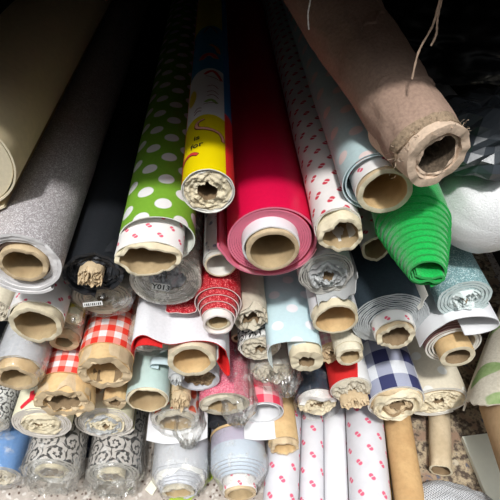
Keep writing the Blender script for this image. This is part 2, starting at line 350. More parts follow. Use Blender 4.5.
# ------------------------------------------------------------------ where every roll lies: x, y, z of its end, radius, flattening (metres)
P = {
'cream':(-0.308,-0.010,0.608,0.0668,1.00),
'speckle':(-0.257,-0.050,0.502,0.0454,1.00),
'black':(-0.191,-0.024,0.455,0.0369,0.95),
'green':(-0.109,-0.014,0.504,0.0448,0.75),
'kids':(-0.044,-0.030,0.585,0.0283,1.00),
'red':(0.022,-0.008,0.496,0.0600,0.97),
'spotted':(0.098,-0.030,0.538,0.0266,1.00),
'bluepolka':(0.133,-0.019,0.591,0.0346,1.00),
'felt':(0.188,-0.001,0.527,0.0420,1.00),
'sequin':(0.290,0.001,0.508,0.0598,0.92),
'vinyl':(-0.111,0.006,0.419,0.0464,1.00),
'clearblack':(-0.201,0.004,0.384,0.0416,0.80),
'greyprint':(-0.039,0.017,0.439,0.0225,1.00),
'redglit':(-0.042,0.001,0.379,0.0299,1.00),
'spotwhite':(-0.280,-0.031,0.384,0.0363,0.93),
'greyplastic':(0.099,-0.003,0.437,0.0364,1.00),
'kraftA':(0.115,-0.010,0.369,0.0325,0.97),
'behind':(0.169,0.040,0.442,0.0188,1.20),
'slate':(0.200,0.003,0.341,0.0554,0.95),
'teal':(0.289,-0.005,0.392,0.0374,0.95),
'whitesheet':(0.304,-0.002,0.336,0.0407,0.50),
'brown2':(0.310,0.008,0.275,0.0422,0.95),
'kcrumple':(0.000,0.010,0.343,0.0260,1.00),
'mustard':(-0.005,0.072,0.229,0.0137,1.00),
'kt5':(-0.021,0.044,0.245,0.0103,1.30),
'damask3':(0.015,0.007,0.270,0.0333,0.90),
'bluesheet':(0.063,-0.032,0.320,0.0382,1.00),
'pinkg':(0.128,0.020,0.241,0.0219,1.20),
'ktb':(0.146,-0.010,0.286,0.0219,1.00),
'navyg':(0.242,-0.014,0.150,0.0474,1.00),
'beigep':(0.331,0.015,0.103,0.0557,0.80),
'clear1':(-0.321,-0.056,0.302,0.0341,1.00),
'ging2':(-0.270,-0.047,0.246,0.0417,0.95),
'ging1':(-0.206,-0.030,0.292,0.0393,1.00),
'ksm':(-0.264,-0.014,0.320,0.0234,1.00),
'glitb':(-0.144,-0.031,0.335,0.0342,0.80),
'canvas':(-0.083,-0.031,0.298,0.0370,0.95),
'mint':(-0.155,-0.048,0.215,0.0327,1.00),
'ktiny':(-0.209,-0.043,0.196,0.0170,1.00),
'lab':(-0.249,-0.018,0.195,0.0188,1.00),
'greybr':(-0.078,-0.023,0.228,0.0321,0.90),
'gtis':(-0.108,-0.038,0.257,0.0121,1.00),
'kcr2':(-0.111,-0.027,0.187,0.0191,1.00),
'pink':(-0.040,-0.032,0.174,0.0410,0.80),
'plcr':(0.036,0.010,0.201,0.0354,0.80),
'pinkgi':(0.023,-0.025,0.135,0.0337,1.00),
'cr1':(-0.319,-0.068,0.178,0.0447,1.00),
'cr2':(-0.236,-0.044,0.133,0.0475,1.00),
'dml':(-0.421,-0.040,0.126,0.0247,1.00),
'orng':(-0.122,-0.035,0.133,0.0392,0.85),
'kr44':(0.057,-0.053,0.084,0.0260,1.00),
'navyt':(0.115,0.007,0.121,0.0394,1.00),
'redcr':(0.164,-0.009,0.181,0.0338,1.00),
'blue':(-0.420,-0.090,0.046,0.0369,1.00),
'dm1':(-0.320,-0.098,0.083,0.0436,1.00),
'dm2':(-0.228,-0.088,0.049,0.0443,1.00),
'gw':(-0.117,-0.088,0.049,0.0464,1.00),
'lilac':(-0.018,-0.082,0.057,0.0473,1.00),
'navyb':(-0.297,-0.037,0.022,0.0202,1.00),
'blk2':(-0.054,-0.047,0.120,0.0217,1.00),
't1':(0.053,-0.090,0.030,0.0298,1.00),
't2':(0.106,-0.070,0.024,0.0243,1.00),
't3':(0.139,-0.084,0.055,0.0201,1.00),
't4':(0.197,-0.075,0.036,0.0360,1.00),
'kt4':(0.270,-0.055,0.030,0.0280,1.00),
'kleft':(-0.358,0.006,0.355,0.0239,1.00),
'ksm2':(-0.244,-0.005,0.348,0.0153,1.00),
}

for k_,(f_,dy,dz) in {'glitb':(.88,.018,-.024),'blk2':(.75,.02,-.02),'cr2':(.97,0,.004),'whitesheet':(1,-.006,.006),'ksm2':(.8,-.005,.008),'lab':(.85,0,.0),'mustard':(.85,0,0),'kt5':(.85,0,0)}.items():
    x_,y_,z_,r_,q_=P[k_]; P[k_]=(x_,y_+dy,z_+dz,r_*f_,q_)
P['sequin']=(P['sequin'][0]+.006,)+P['sequin'][1:]
P.update({'t1':(.0425,-.20,.0295,.0295,1),'t2':(.0940,-.20,.0207,.0207,1),'t3':(.1355,-.20,.0200,.0200,1),'t4':(.1895,-.20,.0340,.0340,1)})
GT='fabric rolls in the top layer of the pile'; GM='fabric rolls stacked in the middle of the pile'; GF='rolls in the bottom row on the floor'; GC='bare tubes lying on the floor'
class Roll:
    def __init__(s,key,label,cat='fabric roll',group=GM,name='fabric_roll',rz=.05,rx=0.):
        s.x,s.y,s.z,s.r,s.sq=P[key]; s.key=key
        e=bpy.data.objects.new(name,None); COL.objects.link(e); e.empty_display_size=.02
        e.location=(s.x,s.y,s.z-s.r*s.sq); e.rotation_euler=(rx,0,rz)
        e['label']=label; e['category']=cat
        if group: e['group']=group
        s.e=e; s.seed=(sum(ord(c)*(i+3) for i,c in enumerate(key))%97)*1.37
    def part(s,b,name,mats,label=None,parent=None):
        o=b.build(name,mats,parent or s.e)
        if parent is None: o.location=(0,0,s.r*s.sq)
        if label: o['label']=label
        return o
    def fab(s,mats,label=None,name='fabric',**k):
        b=MB(); k.setdefault('sq',s.sq); k.setdefault('seed',s.seed); spiral(b,s.r,**k); return s.part(b,name,mats,label)
    def core(s,ro,ri,prot=.005,depth=.28,cx=0,cz=0,crush=.04,rag=.0015,sq=1,mats=None,name='core',label=None,**k):
        b=MB(); tube(b,ro*s.r,ri*s.r,-prot,depth,sq,cx*s.r,cz*s.r,crush,rag,s.seed+5,**k); return s.part(b,name,mats or [KR,KR,KI],label)
    def plug(s,r1,r2,y=0,amp=.005,cx=0,cz=0,sq=None,mat=None,name='crumpled_paper',label=None,inner=None,**k):
        b=MB(); crumple(b,r1*s.r,r2*s.r,s.sq if sq is None else sq,y,amp,s.seed+9,cx*s.r,cz*s.r,**k); return s.part(b,name,[mat or KR,inner or KD],label)  # hole walls default to dark kraft, standing for the shade inside
    def film(s,ro=1.06,rend=.55,y0=-.004,prot=.02,mat=None,name='plastic_wrap',label=None,**k):
        b=MB(); plastic(b,s.r,ro*s.r/s.r*s.r,rend*s.r/s.r*s.r,y0,prot,k.pop('sq',s.sq),s.seed+2,**k); return s.part(b,name,[mat or FILM],label)
# plastic() takes radii as fractions
def _film(s,ro=1.06,rend=.55,y0=-.004,prot=.02,mat=None,name='plastic_wrap',label=None,**k):
    b=MB(); plastic(b,s.r,ro,rend,y0,prot,k.pop('sq',s.sq),s.seed+2,**k); return s.part(b,name,[mat or FILM],label)
Roll.film=_film

# ================================================================== top layer
r=Roll('cream','wide cream vinyl roll at the far left of the top layer, end curling','vinyl roll',GT,'vinyl_roll')
r.fab([CREAM,CREAMI],rc=.85,ro=.90,turns=1.5,loose=.10,end=-62,thick=.0022,wob=.0006,fullturns=1.2)
r.core(.83,.12,-.003,crush=.006,rag=0,mats=[CREAMI,CREAMI,KI],name='inner_roll')

r=Roll('speckle','silver grey speckled roll below the cream roll, with a wide cardboard core',group=GT)
r.fab([SPEC,SPECI],rc=.70,ro=1,turns=3,end=-60,rag=.0015,wob=.0010,rwob=.02,loose=.03,th_frac=.9,tele=lambda t:-.004*t)
r.core(.585,.47,.006,cx=.06,cz=.02,crush=.07,rag=.003,sq=.95)
b=MB(); tube(b,r.r*.66,r.r*.6,.004,.2,.97,r.r*.04,0,.06,.002,3); r.part(b,'liner',[cloth('liner_shade',(.33,.25,.23),.1)]*1,'inner layer coloured dull mauve for the shade around the core')  # brownish shade around the core, put into the liner's colour

r=Roll('black','black cloth roll left of the green dotted roll, kraft paper stuffed in its end',group=GT)
r.fab([BLK,BLK2],rc=.5,ro=1,turns=3,end=-100,rag=.006,wob=.002,rwob=.05,loose=.04,tele=lambda t:.012*(1-t))
b=MB(); crumple(b,r.r*.34,r.r*.95,.9,.006,.009,21,0,0,freq=1.8); r.part(b,'gathered_end',[BLK2])
r.plug(.1,.40,-.008,.013,cx=-.08,cz=.12,mat=KR,hole_sq=.5,freq=2.8)

r=Roll('green','bright green roll with large white dots',group=GT)
r.fab([GRN,GRNI],rc=.96,ro=1,turns=1.15,end=-40,thick=.0014,sq=.8,wob=.0008,fullturns=1.2)
b=MB(); tube(b,r.r*.86,r.r*.82,-.028,.25,.62,-.16*r.r,-.02*r.r,.02,.001,4,sqback=.62); r.part(b,'core_wrap',[SM,WHI,WHI],'white paper printed with pink marks')
r.core(.815,.70,-.0+.034,cx=-.16,cz=-.03,crush=.13,rag=.005,sq=.60,mats=[KC,KC,KI])

r=Roll('kids','slim yellow, white and blue cartoon print roll between the green and red rolls',group=GT)
def kidsmat():
    g=G('cartoon_print_cloth'); u,v,w=g.uv()
    def band(lo,hi,bend,cu=0.):
        vv=g.m('ADD',v,g.m('MULTIPLY',g.m('POWER',g.m('ADD',u,-cu),2),bend)); return g.m('MULTIPLY',g.m('GREATER_THAN',vv,lo),g.m('LESS_THAN',vv,hi))
    yel=(.80,.62,.0); k=g.mix(0.,yel,yel)
    k=g.mix(band(.118,.26,9.),k,(.80,.77,.78)); k=g.mix(band(.255,.43,9.,.004),k,(.03,.22,.42)); k=g.mix(band(.43,.62,-6.),k,(.62,.52,.02)); k=g.mix(band(.62,.80,5.),k,(.78,.75,.74)); k=g.mix(g.m('GREATER_THAN',v,.80),k,(.03,.22,.42))
    side=g.m('GREATER_THAN',u,.0215); k=g.mix(side,k,(.66,.02,.02)); k=g.mix(g.m('MULTIPLY',side,g.m('GREATER_THAN',v,.135)),k,(.03,.18,.45))
    k=g.mix(ell(g,g.m('ADD',u,.024),g.m('ADD',v,-.178),.0075,.022),k,(.72,.52,.02)); k=g.mix(g.m('LESS_THAN',u,-.034),k,(.66,.03,.02))
    g.bsdf(k,.4,spec=.5); return g.mat
b=MB(); tube(b,r.r,r.r*.955,0,1.05,1,0,0,.012,.001,5,lobes=1.2); kf=r.part(b,'fabric',[kidsmat(),WHI,WHI])
b=MB(); tube(b,r.r*.93,r.r*.88,.001,.2,.98,0,-.02*r.r,.04,.002,6); r.part(b,'lining',[WHI])
r.plug(.36,.88,.001,.005,cx=-.02,cz=-.02,mat=KC,hole_sq=1.1,freq=2.4)
def bend(pts,h): return [((r.r+h)*math.sin(u/r.r),v,(r.r+h)*math.cos(u/r.r)) for u,v in pts]
def ribbon(b,pts,w,h,mat,n=6):
    p=catmull(pts,n); A=[];B=[]
    for i in range(len(p)):
        a=p[max(0,i-1)];c=p[min(len(p)-1,i+1)]; dx,dy=c[0]-a[0],c[1]-a[1]; l=math.hypot(dx,dy) or 1
        ww=w/2*(.75+.25*math.sin(PI*i/(len(p)-1)))
        A.append((p[i][0]-dy/l*ww,p[i][1]+dx/l*ww)); B.append((p[i][0]+dy/l*ww,p[i][1]-dx/l*ww))
    b.grid([bend(A,h),bend(B,h)],[[(0,0)]*len(A)]*2,mat)
INKR=plain('dark_red_print',(.22,.02,.03),.5); PNKP=plain('pink_print',(.80,.36,.28),.5); REDP=plain('red_print',(.65,.05,.04),.5); GRP=plain('green_print',(.25,.42,.12),.5); ORP=plain('orange_print',(.62,.22,.03),.5)
PAL=[INKR,PNKP,REDP,GRP,ORP]
def stroke(pts,w,h,m):
    b=MB(); ribbon(b,pts,w,h,0); b.build('cartoon_stroke',[PAL[m]],kf)
J1=[(-.004,.106),(-.0125,.1),(-.012,.089),(-.002,.083),(.012,.077),(.017,.070),(.0185,.060)]
J2=[(-.034,.030),(-.027,.036),(-.017,.036),(-.010,.030)]
stroke(J1,.0062,.0004,0); stroke(J1,.004,.0007,1); stroke(J2,.0062,.0004,0); stroke(J2,.004,.0007,2)
stroke([(-.012,.29),(-.006,.303),(.004,.304),(.010,.292)],.012,.0004,1); stroke([(-.012,.29),(-.006,.303),(.004,.304),(.010,.292)],.008,.0007,2)
stroke([(.0,.345),(.010,.335),(.014,.315)],.008,.0004,4); stroke([(-.01,.40),(.0,.425),(.012,.40)],.003,.0004,0)
stroke([(-.004,.150),(.004,.156),(.011,.148)],.006,.0004,3); stroke([(-.006,.144),(.012,.150)],.0012,.0008,0)
stroke([(-.006,.235),(.006,.245),(.018,.222)],.006,.0004,2); stroke([(-.004,.228),(.016,.218)],.0014,.0008,0)
for q in (.195,.178,.167): stroke([(-.002,q),(.006,q+.004),(.013,q-.003)],.0014,.0004,0)
for q in (.132,.124): stroke([(-.018,q),(-.013,q+.006),(-.008,q+.004)],.0016,.0004,0)
def text_mesh(body,size,xs=1.):
    cu=bpy.data.curves.new('lettering','FONT'); cu.body=body; cu.size=size; cu.align_x='CENTER'; cu.align_y='CENTER'; cu.resolution_u=3; cu.offset=size*.018
    o=bpy.data.objects.new('lettering',cu); COL.objects.link(o); bpy.context.view_layer.update()
    me=bpy.data.meshes.new_from_object(o.evaluated_get(bpy.context.evaluated_depsgraph_get())); bpy.data.objects.remove(o); bpy.data.curves.remove(cu)
    for v in me.vertices: v.co.x*=xs
    return me
for body,vv in (('is',.066),('for',.050)):
    me=text_mesh(body,.0135)
    for v in me.vertices:
        u=v.co.x*.95-.012; w=v.co.y+vv; v.co=Vector(bend([(u,w)],.0006)[0])
    me.materials.append(INK); o=bpy.data.objects.new('lettering',me); COL.objects.link(o); o.parent=kf

r=Roll('red','glossy red vinyl roll with white wrapped core, in the middle of the top layer','vinyl roll',GT,'vinyl_roll')
r.fab([REDV,REDE],rc=.56,ro=.88,turns=7,end=-160,d=-1,loose=.10,thick=.0024,wob=.0004,cx=.04,tele=lambda t:.006*(1-t),
      tail=[(-1.0,-.1),(-1.0,.02)])
b=MB(); spiral(b,r.r,rc=.93,ro=.97,turns=.33,end=-14,d=1,L=.2,cx=.05,thick=.0012,seed=2,fullturns=1); r.part(b,'loose_edge',[PINKB],'pale pink loose outer edge')
b=MB(); tube(b,r.r*.57,r.r*.53,-.012,.2,.97,.04*r.r,.02*r.r,.02,.001,8); r.part(b,'core_wrap',[WHP])
r.core(.52,.44,.017,cx=.06,cz=.0,crush=.035,rag=.001)

r=Roll('spotted','white roll with small dark red marks between the red and pale blue dotted rolls',group=GT)
r.fab([SMR,WHI],rc=.86,ro=1,turns=2.1,end=-100,wob=.0012,rwob=.03,rag=.001)
r.core(.9,.72,.012,cx=.06,cz=-.12,crush=.17,rag=.006,mats=[KC,KC,KI],lobes=1.5)

r=Roll('bluepolka','pale blue roll with pinkish dots, its core wrapped in white paper with pink marks',group=GT)
r.fab([BPOL,BPOLI],rc=.88,ro=1,turns=2,end=-60,loose=.05,thick=.0012,wob=.0008)
b=MB(); tube(b,r.r*.86,r.r*.83,-.012,.2,.97,.16*r.r,-.06*r.r,.012,.001,8); r.part(b,'core_wrap',[SM,WHI,WHI],'white paper printed with pink marks')
r.core(.825,.66,.016,cx=.18,cz=-.08,crush=.03,rag=.002,mats=[KR,KC,KT])

# brown linen roll leaning on the rolls beside it
P['brown']=(.160,-.040,.652,.0335,1.)
r=Roll('brown','crumpled brown linen roll with a frayed end, slanting on top of the pile at right',group=GT,rz=math.atan2(.073,.194),rx=0)
r.e.rotation_euler=(math.atan2(.071,.207),0,math.atan2(.073,.194))
b=MB(); ns=64; ysr=[0,.004]+[.009+.0055*i for i in range(47)]
A=[-PI+2*PI*i/ns for i in range(ns+1)]
def brp(a,y):
    g_=1+.25*min(1,y/.2); w=.05*fr(math.cos(a)*1.3,math.sin(a)*1.3,y*14)+.045*(1-2*abs(nz(math.cos(a)*.9+3,math.sin(a)*.9,y*26-a*.25)))*sm(y/.02)+.02*fr(math.cos(a)*4,math.sin(a)*4,y*50)
    return (r.r*(g_+w)*math.sin(a),y+(.004*fr(math.cos(a)*6,math.sin(a)*6,1) if y<.01 else 0),r.r*(g_+w)*math.cos(a))
b.grid([[brp(a,y) for a in A] for y in ysr],[[(a*r.r,y) for a in A] for y in ysr],0)
r.part(b,'fabric',[BRN])
for (a0,a1,y0,y1) in ((-.9,.9,.062,.050),(-.5,.3,.125,.14)):
    b=MB(); rw=[[],[],[]]
    for i in range(25):
        t=i/24; a=a0+(a1-a0)*t; y=y0+(y1-y0)*t+.004*math.sin(t*9); p=[brp(a,y+q) for q in (-.0022,0,.0022)]
        for k in range(3): rw[k].append((p[k][0]*(1.0+.05*(k==1)),p[k][1],p[k][2]*(1.0+.05*(k==1))))
    b.grid(rw,[[(0,0)]*25]*3,0); r.part(b,'seam_ridge',[BRN])
b=MB(); tube(b,r.r*1.04,r.r*.95,-.002,.009,1,0,0,.06,.004,11,ns=90); r.part(b,'frayed_edge',[FRAY],'ragged dark frayed edge')
b=MB(); tube(b,r.r*.98,r.r*.72,-.018,.05,1,.02*r.r,0,.05,.003,13); r.part(b,'inner_layers',[BRNE],'pale pinkish beige inner layers').rotation_euler=(-.32,0,0)
b=MB(); crumple(b,r.r*.56,r.r*.76,1,-.016,.004,15,.04*r.r,0,freq=1.6); r.part(b,'lining',[BRNE,DFIB]).rotation_euler=(-.32,0,0)  # hole walls coloured dark to stand for the shade in the roll
b=MB(); crumple(b,r.r*.1,r.r*.60,1,.008,.018,17,.06*r.r,0,freq=6); r.part(b,'fibre_stuffing',[DFIB,DFIB],'tangled fibres inside the hole, coloured dark for its shade').rotation_euler=(-.32,0,0)
b=MB(); rnd=random.Random(4)
for i in range(46):
    a=rnd.uniform(-2.6,2.6); p=[(r.r*(1.02)*math.sin(a),-.006+rnd.uniform(-.006,.012),r.r*1.02*math.cos(a))]
    for k in range(3): q=p[-1]; p.append((q[0]+math.sin(a)*.0022+rnd.uniform(-.0018,.0018),q[1]+rnd.uniform(-.0022,.0015),q[2]+math.cos(a)*.0022+rnd.uniform(-.0018,.0018)))
    w=.0003; b.grid([[(x-w,y,z-w) for x,y,z in p],[(x+w,y,z+w) for x,y,z in p]],[[(0,0)]*4]*2,0)
r.part(b,'loose_threads',[BRNE],'pale loose threads')['kind']='stuff'

r=Roll('felt','bright green felt roll pushed out into a cone of layers at right','felt roll',GT,'felt_roll',rz=-.05)
r.fab([FELT,FELT],L=.16,rc=.40,ro=1,turns=11,end=-70,thick=.0024,tele=lambda t:-.090*(1-t)**.85-.006,wob=.0,rwob=.03,rag=.0006,cx=0,fullturns=1.02)
b=MB(); 
tp=catmull([(-.40,-.02),(-.2,-.13),(.02,-.06),(.2,-.12),(.36,-.02),(.3,.1),(.1,.02),(-.15,.03),(-.32,.1)],8)
sheet(b,[(x*r.r+.0,z*r.r-.002) for x,z in tp],.003,lambda i:-.098,[0,.05,.1],lambda i:True); r.part(b,'folded_tip',[FELT])

r=Roll('sequin','white sparkling sequinned cloth roll at the right edge under the dark grey bag',group=GT)
b=MB(); ys=[0,.0015,.005,.011,.02,.032,.05,.08,.13,.2,.35,.6,1.]
A=[-PI+2*PI*i/64 for i in range(65)]
def sp(a,y):
    k=math.sqrt(max(0,1-(1-min(1,y/.045))**2)); w=.05*fr(math.cos(a)*1.2+4,math.sin(a)*1.2,y*10)+.02*fr(math.cos(a)*4,math.sin(a)*4,y*30)
    return (r.r*(k+w*(.3+k))*math.sin(a),y-.012,r.r*r.sq*(k+w*(.3+k))*math.cos(a))
b.grid([[sp(a,y) for a in A] for y in ys],[[(a*r.r,y) for a in A] for y in ys],0); r.part(b,'fabric',[SEQ])

# ================================================================== second layer
r=Roll('vinyl','clear vinyl roll tagged Y013 under the green dotted roll','vinyl roll',GM,'vinyl_roll')
r.fab([VIN,VIN],name='vinyl_layers',rc=.6,ro=1,turns=6,end=-60,wob=.0005,rag=.001)
b=MB(); crumple(b,r.r*.5,r.r*.99,1,.002,.0012,31,0,0,freq=9); r.part(b,'film_end',[film('beige_film',(.74,.71,.62),1.6,.25)])
r.plug(.02,.54,.002,.012,cx=.02,cz=.10,mat=GPL2,name='grey_stuffing',label='crumpled grey plastic in the core',freq=2.0)
b=MB(); rot=Matrix.Rotation(math.radians(16),3,'Y')@Matrix.Rotation(math.radians(-22),3,'X'); b.box((-.10*r.r,-.019,.10*r.r),(.48*r.r,.0016,.2*r.r),0,rot); tg=r.part(b,'paper_tag',[TAGW],'white tag printed Y013')
me=text_mesh('Y013',.0100,1.1)
for v in me.vertices: v.co=rot@Vector((v.co.x,-.0013,v.co.y))+Vector((-.10*r.r,-.019,.10*r.r))
me.materials.append(INK); o=bpy.data.objects.new('printed_code',me); COL.objects.link(o); o.parent=tg
b=MB(); tube(b,r.r*1.015,r.r*.93,-.004,.3,1,0,0,.008,.0006,8); r.part(b,'outer_wrap',[VIN])

r=Roll('clearblack','plastic wrapped greyish roll directly under the black roll')
r.fab([GCL,KG],rc=.55,ro=.96,turns=4,end=-80,rag=.002,rwob=.03)
r.plug(.2,.62,0,.006,mat=KG); r.film(1.03,.4,-.002,.018,FILM2,amp=.005)
b=MB(); rot=Matrix.Rotation(math.radians(-6),3,'Y')@Matrix.Rotation(math.radians(-20),3,'X'); b.box((-.15*r.r,-.024,.36*r.r),(.62*r.r,.001,.14*r.r),0,rot); t_=r.part(b,'paper_tag',[TAGW])
b=MB()
for i in range(9): b.box(tuple(Vector((-.15*r.r,-.024,.36*r.r))+rot@Vector(((i-4)*.0026,-.0009,0))),(.0013 if i%3 else .0007,.0003,.0035),0,rot)
b.build('printed_bars',[INK],t_)

r=Roll('greyprint','slim white roll with small grey print and white core, left of the red vinyl roll')
r.fab([GPRN,WHI],rc=.94,ro=1,turns=1.3,end=-90,wob=.0004)
r.core(.92,.8,.006,crush=.02,rag=.0006,mats=[WHI,CREAMI,WHI],label='white paper core')

r=Roll('redglit','red glitter roll with stepped layers and a loose end running left')
r.fab([RGL,RGLB],rc=.66,ro=1.05,turns=4,end=200,d=1,thick=.0014,tele=lambda t:-.036*(1-t),cx=-.02,loose=.05,
      tail=[(-1.16,-.62),(-1.6,-.72),(-2.0,-.62),(-2.35,-.62),(-2.5,-.5)],tailn=7)
b=MB(); tube(b,r.r*.66,r.r*.56,-.040,.1,1,-.06*r.r,-.02*r.r,.02,.001,8); r.part(b,'felt_backing',[RGLB],'white backing')
r.core(.54,.42,.036,cx=-.06,cz=.04,crush=.02,rag=.0006,mats=[KR,KC,KI])

r=Roll('spotwhite','white roll with scattered pink marks and an oval cardboard core, below the speckled roll')
r.fab([SM,WHI],rc=.93,ro=1,turns=1.6,end=-80,wob=.0012,rwob=.02)
r.core(.92,.74,.012,cx=.02,cz=-.05,crush=.09,rag=.003,mats=[KC,KC,KI])
r=Roll('kleft','beige paper roll at the left edge beside the white pink-marked roll')
r.fab([BEIK,KG],rc=.6,ro=1,turns=2.5,end=-60,rag=.004,rwob=.06); r.plug(.25,.75,-.002,.007,mat=KG)
r=Roll('ksm2','small plastic wrapped cream roll with a bit of yellow tape under the black roll')
r.fab([CRM,KC],rc=.6,ro=1,turns=2,end=-60,rwob=.05); r.plug(.2,.7,0,.005,mat=KC); r.film(1.12,.6,-.002,.01,FILM,amp=.003)
b=MB(); tube(b,r.r*1.06,r.r*1.02,.012,.022,1,0,0,0,0,1); r.part(b,'yellow_tape',[plain('yellow_tape',(.75,.62,.03),.4)],'yellow tape')

r=Roll('greyplastic','roll in crumpled grey plastic with a gathered end, under the white red-marked roll')
r.fab([GPL,GCL],rc=.62,ro=1,turns=5,end=-40,rag=.003,rwob=.05,wob=.002)
r.plug(.2,.68,-.004,.011,mat=GPL,name='gathered_plastic',freq=1.7,hole_sq=.7,cx=.02)
b=MB(); tp=catmull([(.95,.35),(1.02,0),(.92,-.45),(.6,-.86),(.1,-1.02),(-.3,-1.03)],7)
sheet(b,[(x*r.r,z*r.r) for x,z in tp],.001,lambda i:-.014+.006*math.sin(i*.3)+.003*math.sin(i*.83),[0,.015,.03,.06,.12,.25],lambda i:True,wob=.003,seed=8); r.part(b,'plastic_wrap',[GPL])

r=Roll('kraftA','plain white roll with a round cardboard core, under the grey plastic roll')
r.fab([WHP,WHI],rc=.95,ro=1,turns=1.3,end=-90,wob=.0006)
r.core(.94,.82,.012,crush=.05,rag=.002,mats=[KC,KC,KT])
r=Roll('behind','cardboard tube half hidden behind the white red-marked roll, left of the green felt','cardboard tube',GM,'cardboard_tube')
b=MB(); tube(b,r.r,r.r*.8,0,1.0,r.sq,0,0,.05,.003,4); r.part(b,'tube_wall',[SM,KC,KI])

r=Roll('slate','thick dark slate roll with grey layered end and pink-marked core wrap, below the green felt')
r.fab([SLA,SLAE],rc=.52,ro=1,turns=9,end=-120,rag=.0012,th_frac=.86,tele=lambda t:-.006*(1-t))
b=MB(); tube(b,r.r*.53,r.r*.48,-.022,.2,.97,.02*r.r,-.06*r.r,.02,.001,8); r.part(b,'core_wrap',[SM,WHI,WHI],'white paper printed with pink marks')
r.core(.47,.34,.028,cx=.02,cz=-.1,crush=.12,rag=.004,mats=[KR,KC,KD])

r=Roll('teal','grey teal glitter roll with pale wound layers, under the white sequinned roll')
r.fab([TEA,TEAE],rc=.5,ro=1,turns=4,end=-20,th_frac=.8,rwob=.03,rag=.001)
r.plug(.1,.54,.0,.010,mat=TEAP,name='crumpled_lining',freq=1.8)
r=Roll('whitesheet','flattened white sheet roll with a loose corner hanging left, under the teal roll')
r.fab([WHP,WHP],L=.06,rc=.97,ro=1,turns=.72,end=165,d=1,thick=.0012,tail=[(-1.25,.0),(-1.42,-.4),(-1.5,-.85)],sq=.5,cz=.22,fullturns=1.1,tele=lambda t:-.010)
r.plug(.25,.8,.02,.006,mat=KD,sq=.4,cz=.16,name='brown_paper_core')
r=Roll('brown2','brown ribbed roll with a tan cardboard core under the white sheet')
r.fab([BRR,WHI],rc=.82,ro=1,turns=2,end=-80,loose=.02)
b=MB(); tube(b,r.r*.8,r.r*.74,.0,.2,1,0,0,.03,.001,8); r.part(b,'white_layer',[WHI])
r.core(.62,.44,.02,cx=-.02,cz=-.08,crush=.02,rag=.0006,sq=.95,mats=[KT,KC,KD])

r=Roll('kcrumple','crumpled kraft paper roll with a torn mouth, left of the ice blue dotted sheet')
r.fab([KG,KG],rc=.72,ro=.94,turns=1.6,end=-90,rag=.006,rwob=.08,wob=.003,fullturns=1.4); r.plug(.5,.98,-.008,.014,mat=KG,freq=1.7,hole_sq=.75)
r=Roll('mustard','mustard yellow roll glimpsed under the torn kraft roll')
r.fab([MUS,KG],rc=.7,ro=1,turns=1.5,end=-60); r.plug(.3,.8,0,.003,mat=KG)
r=Roll('kt5','narrow cardboard tube beside the white canvas roll, under the torn kraft roll','cardboard tube',GM,'cardboard_tube')
b=MB(); tube(b,r.r,r.r*.55,0,.9,r.sq,0,0,.06,.002,4); r.part(b,'tube_wall',[KG,KR,KD])
r=Roll('damask3','white roll with black scroll pattern and crumpled paper end, left under the ice blue sheet')
r.fab([DAM,WHI],rc=.84,ro=1,turns=2,end=-60,rwob=.04,wob=.0015,rag=.003); r.plug(.25,.85,-.002,.009,mat=KG,freq=2)
r=Roll('bluesheet','ice blue roll with white dots, its loose sheet hanging at the front')
b=MB(); tp=catmull([(.55,-.92),(.92,-.62),(1.0,-.2),(.86,.24),(.45,.42),(0,.46),(-.45,.44),(-.86,.30),(-1.0,.0),(-.98,-.36),(-.82,-.72)],8)
sheet(b,[(x*r.r,z*r.r) for x,z in tp],.0009,lambda i:-.002-.010*sm((i-62)/18),[0,.012,.03,.06,.11,.2,.35,.6,1.0],lambda i:True,sgn=1)
r.part(b,'fabric',[BSH,BSHI])
r.core(.62,.3,.014,cx=.40,cz=-.36,crush=.05,rag=.003,mats=[KC,KC,KD],label='thick cream cardboard core')
b=MB(); spiral(b,r.r,rc=.60,ro=.62,turns=.8,end=20,cx=.40,cz=-.32,L=.3,thick=.0009,seed=3); r.part(b,'inner_turn',[BSHI])
r=Roll('pinkg','small pink gingham roll stuffed with kraft paper, right of the ice blue sheet')
r.fab([GP,KT],rc=.88,ro=1,turns=1.5,end=-70); r.plug(.2,.9,-.002,.009,mat=KR,freq=1.8)
r=Roll('ktb','small beige roll with a slit cardboard core under the slate roll')
r.fab([BEIK,KC],rc=.92,ro=1,turns=1.3,end=-90); r.core(.92,.66,.012,crush=.10,rag=.002,mats=[BEIK,KC,KI],cz=-.02)

r=Roll('navyg','navy and white gingham roll with torn kraft paper in its end')
r.fab([GN,WHI],rc=.88,ro=1,turns=2,end=-60,wob=.001); r.plug(.30,.9,-.004,.012,mat=KR,freq=1.6,hole_sq=.5); r.plug(.5,.84,-.012,.010,mat=KC,freq=1.2,name='torn_wrapper')
r=Roll('beigep','cream roll with faint pale dots beside the navy gingham roll')
r.fab([BEI,WHI],L=.16,rc=.84,ro=1,turns=2,end=-50,rwob=.03,wob=.001,loose=.03); r.plug(.2,.86,.0,.010,mat=KC,freq=1.9); 
b=MB(); spiral(b,r.r,rc=.82,ro=.84,turns=.5,end=0,d=-1,L=.2,thick=.002,sq=r.sq,seed=4); r.part(b,'tan_edge',[KT])

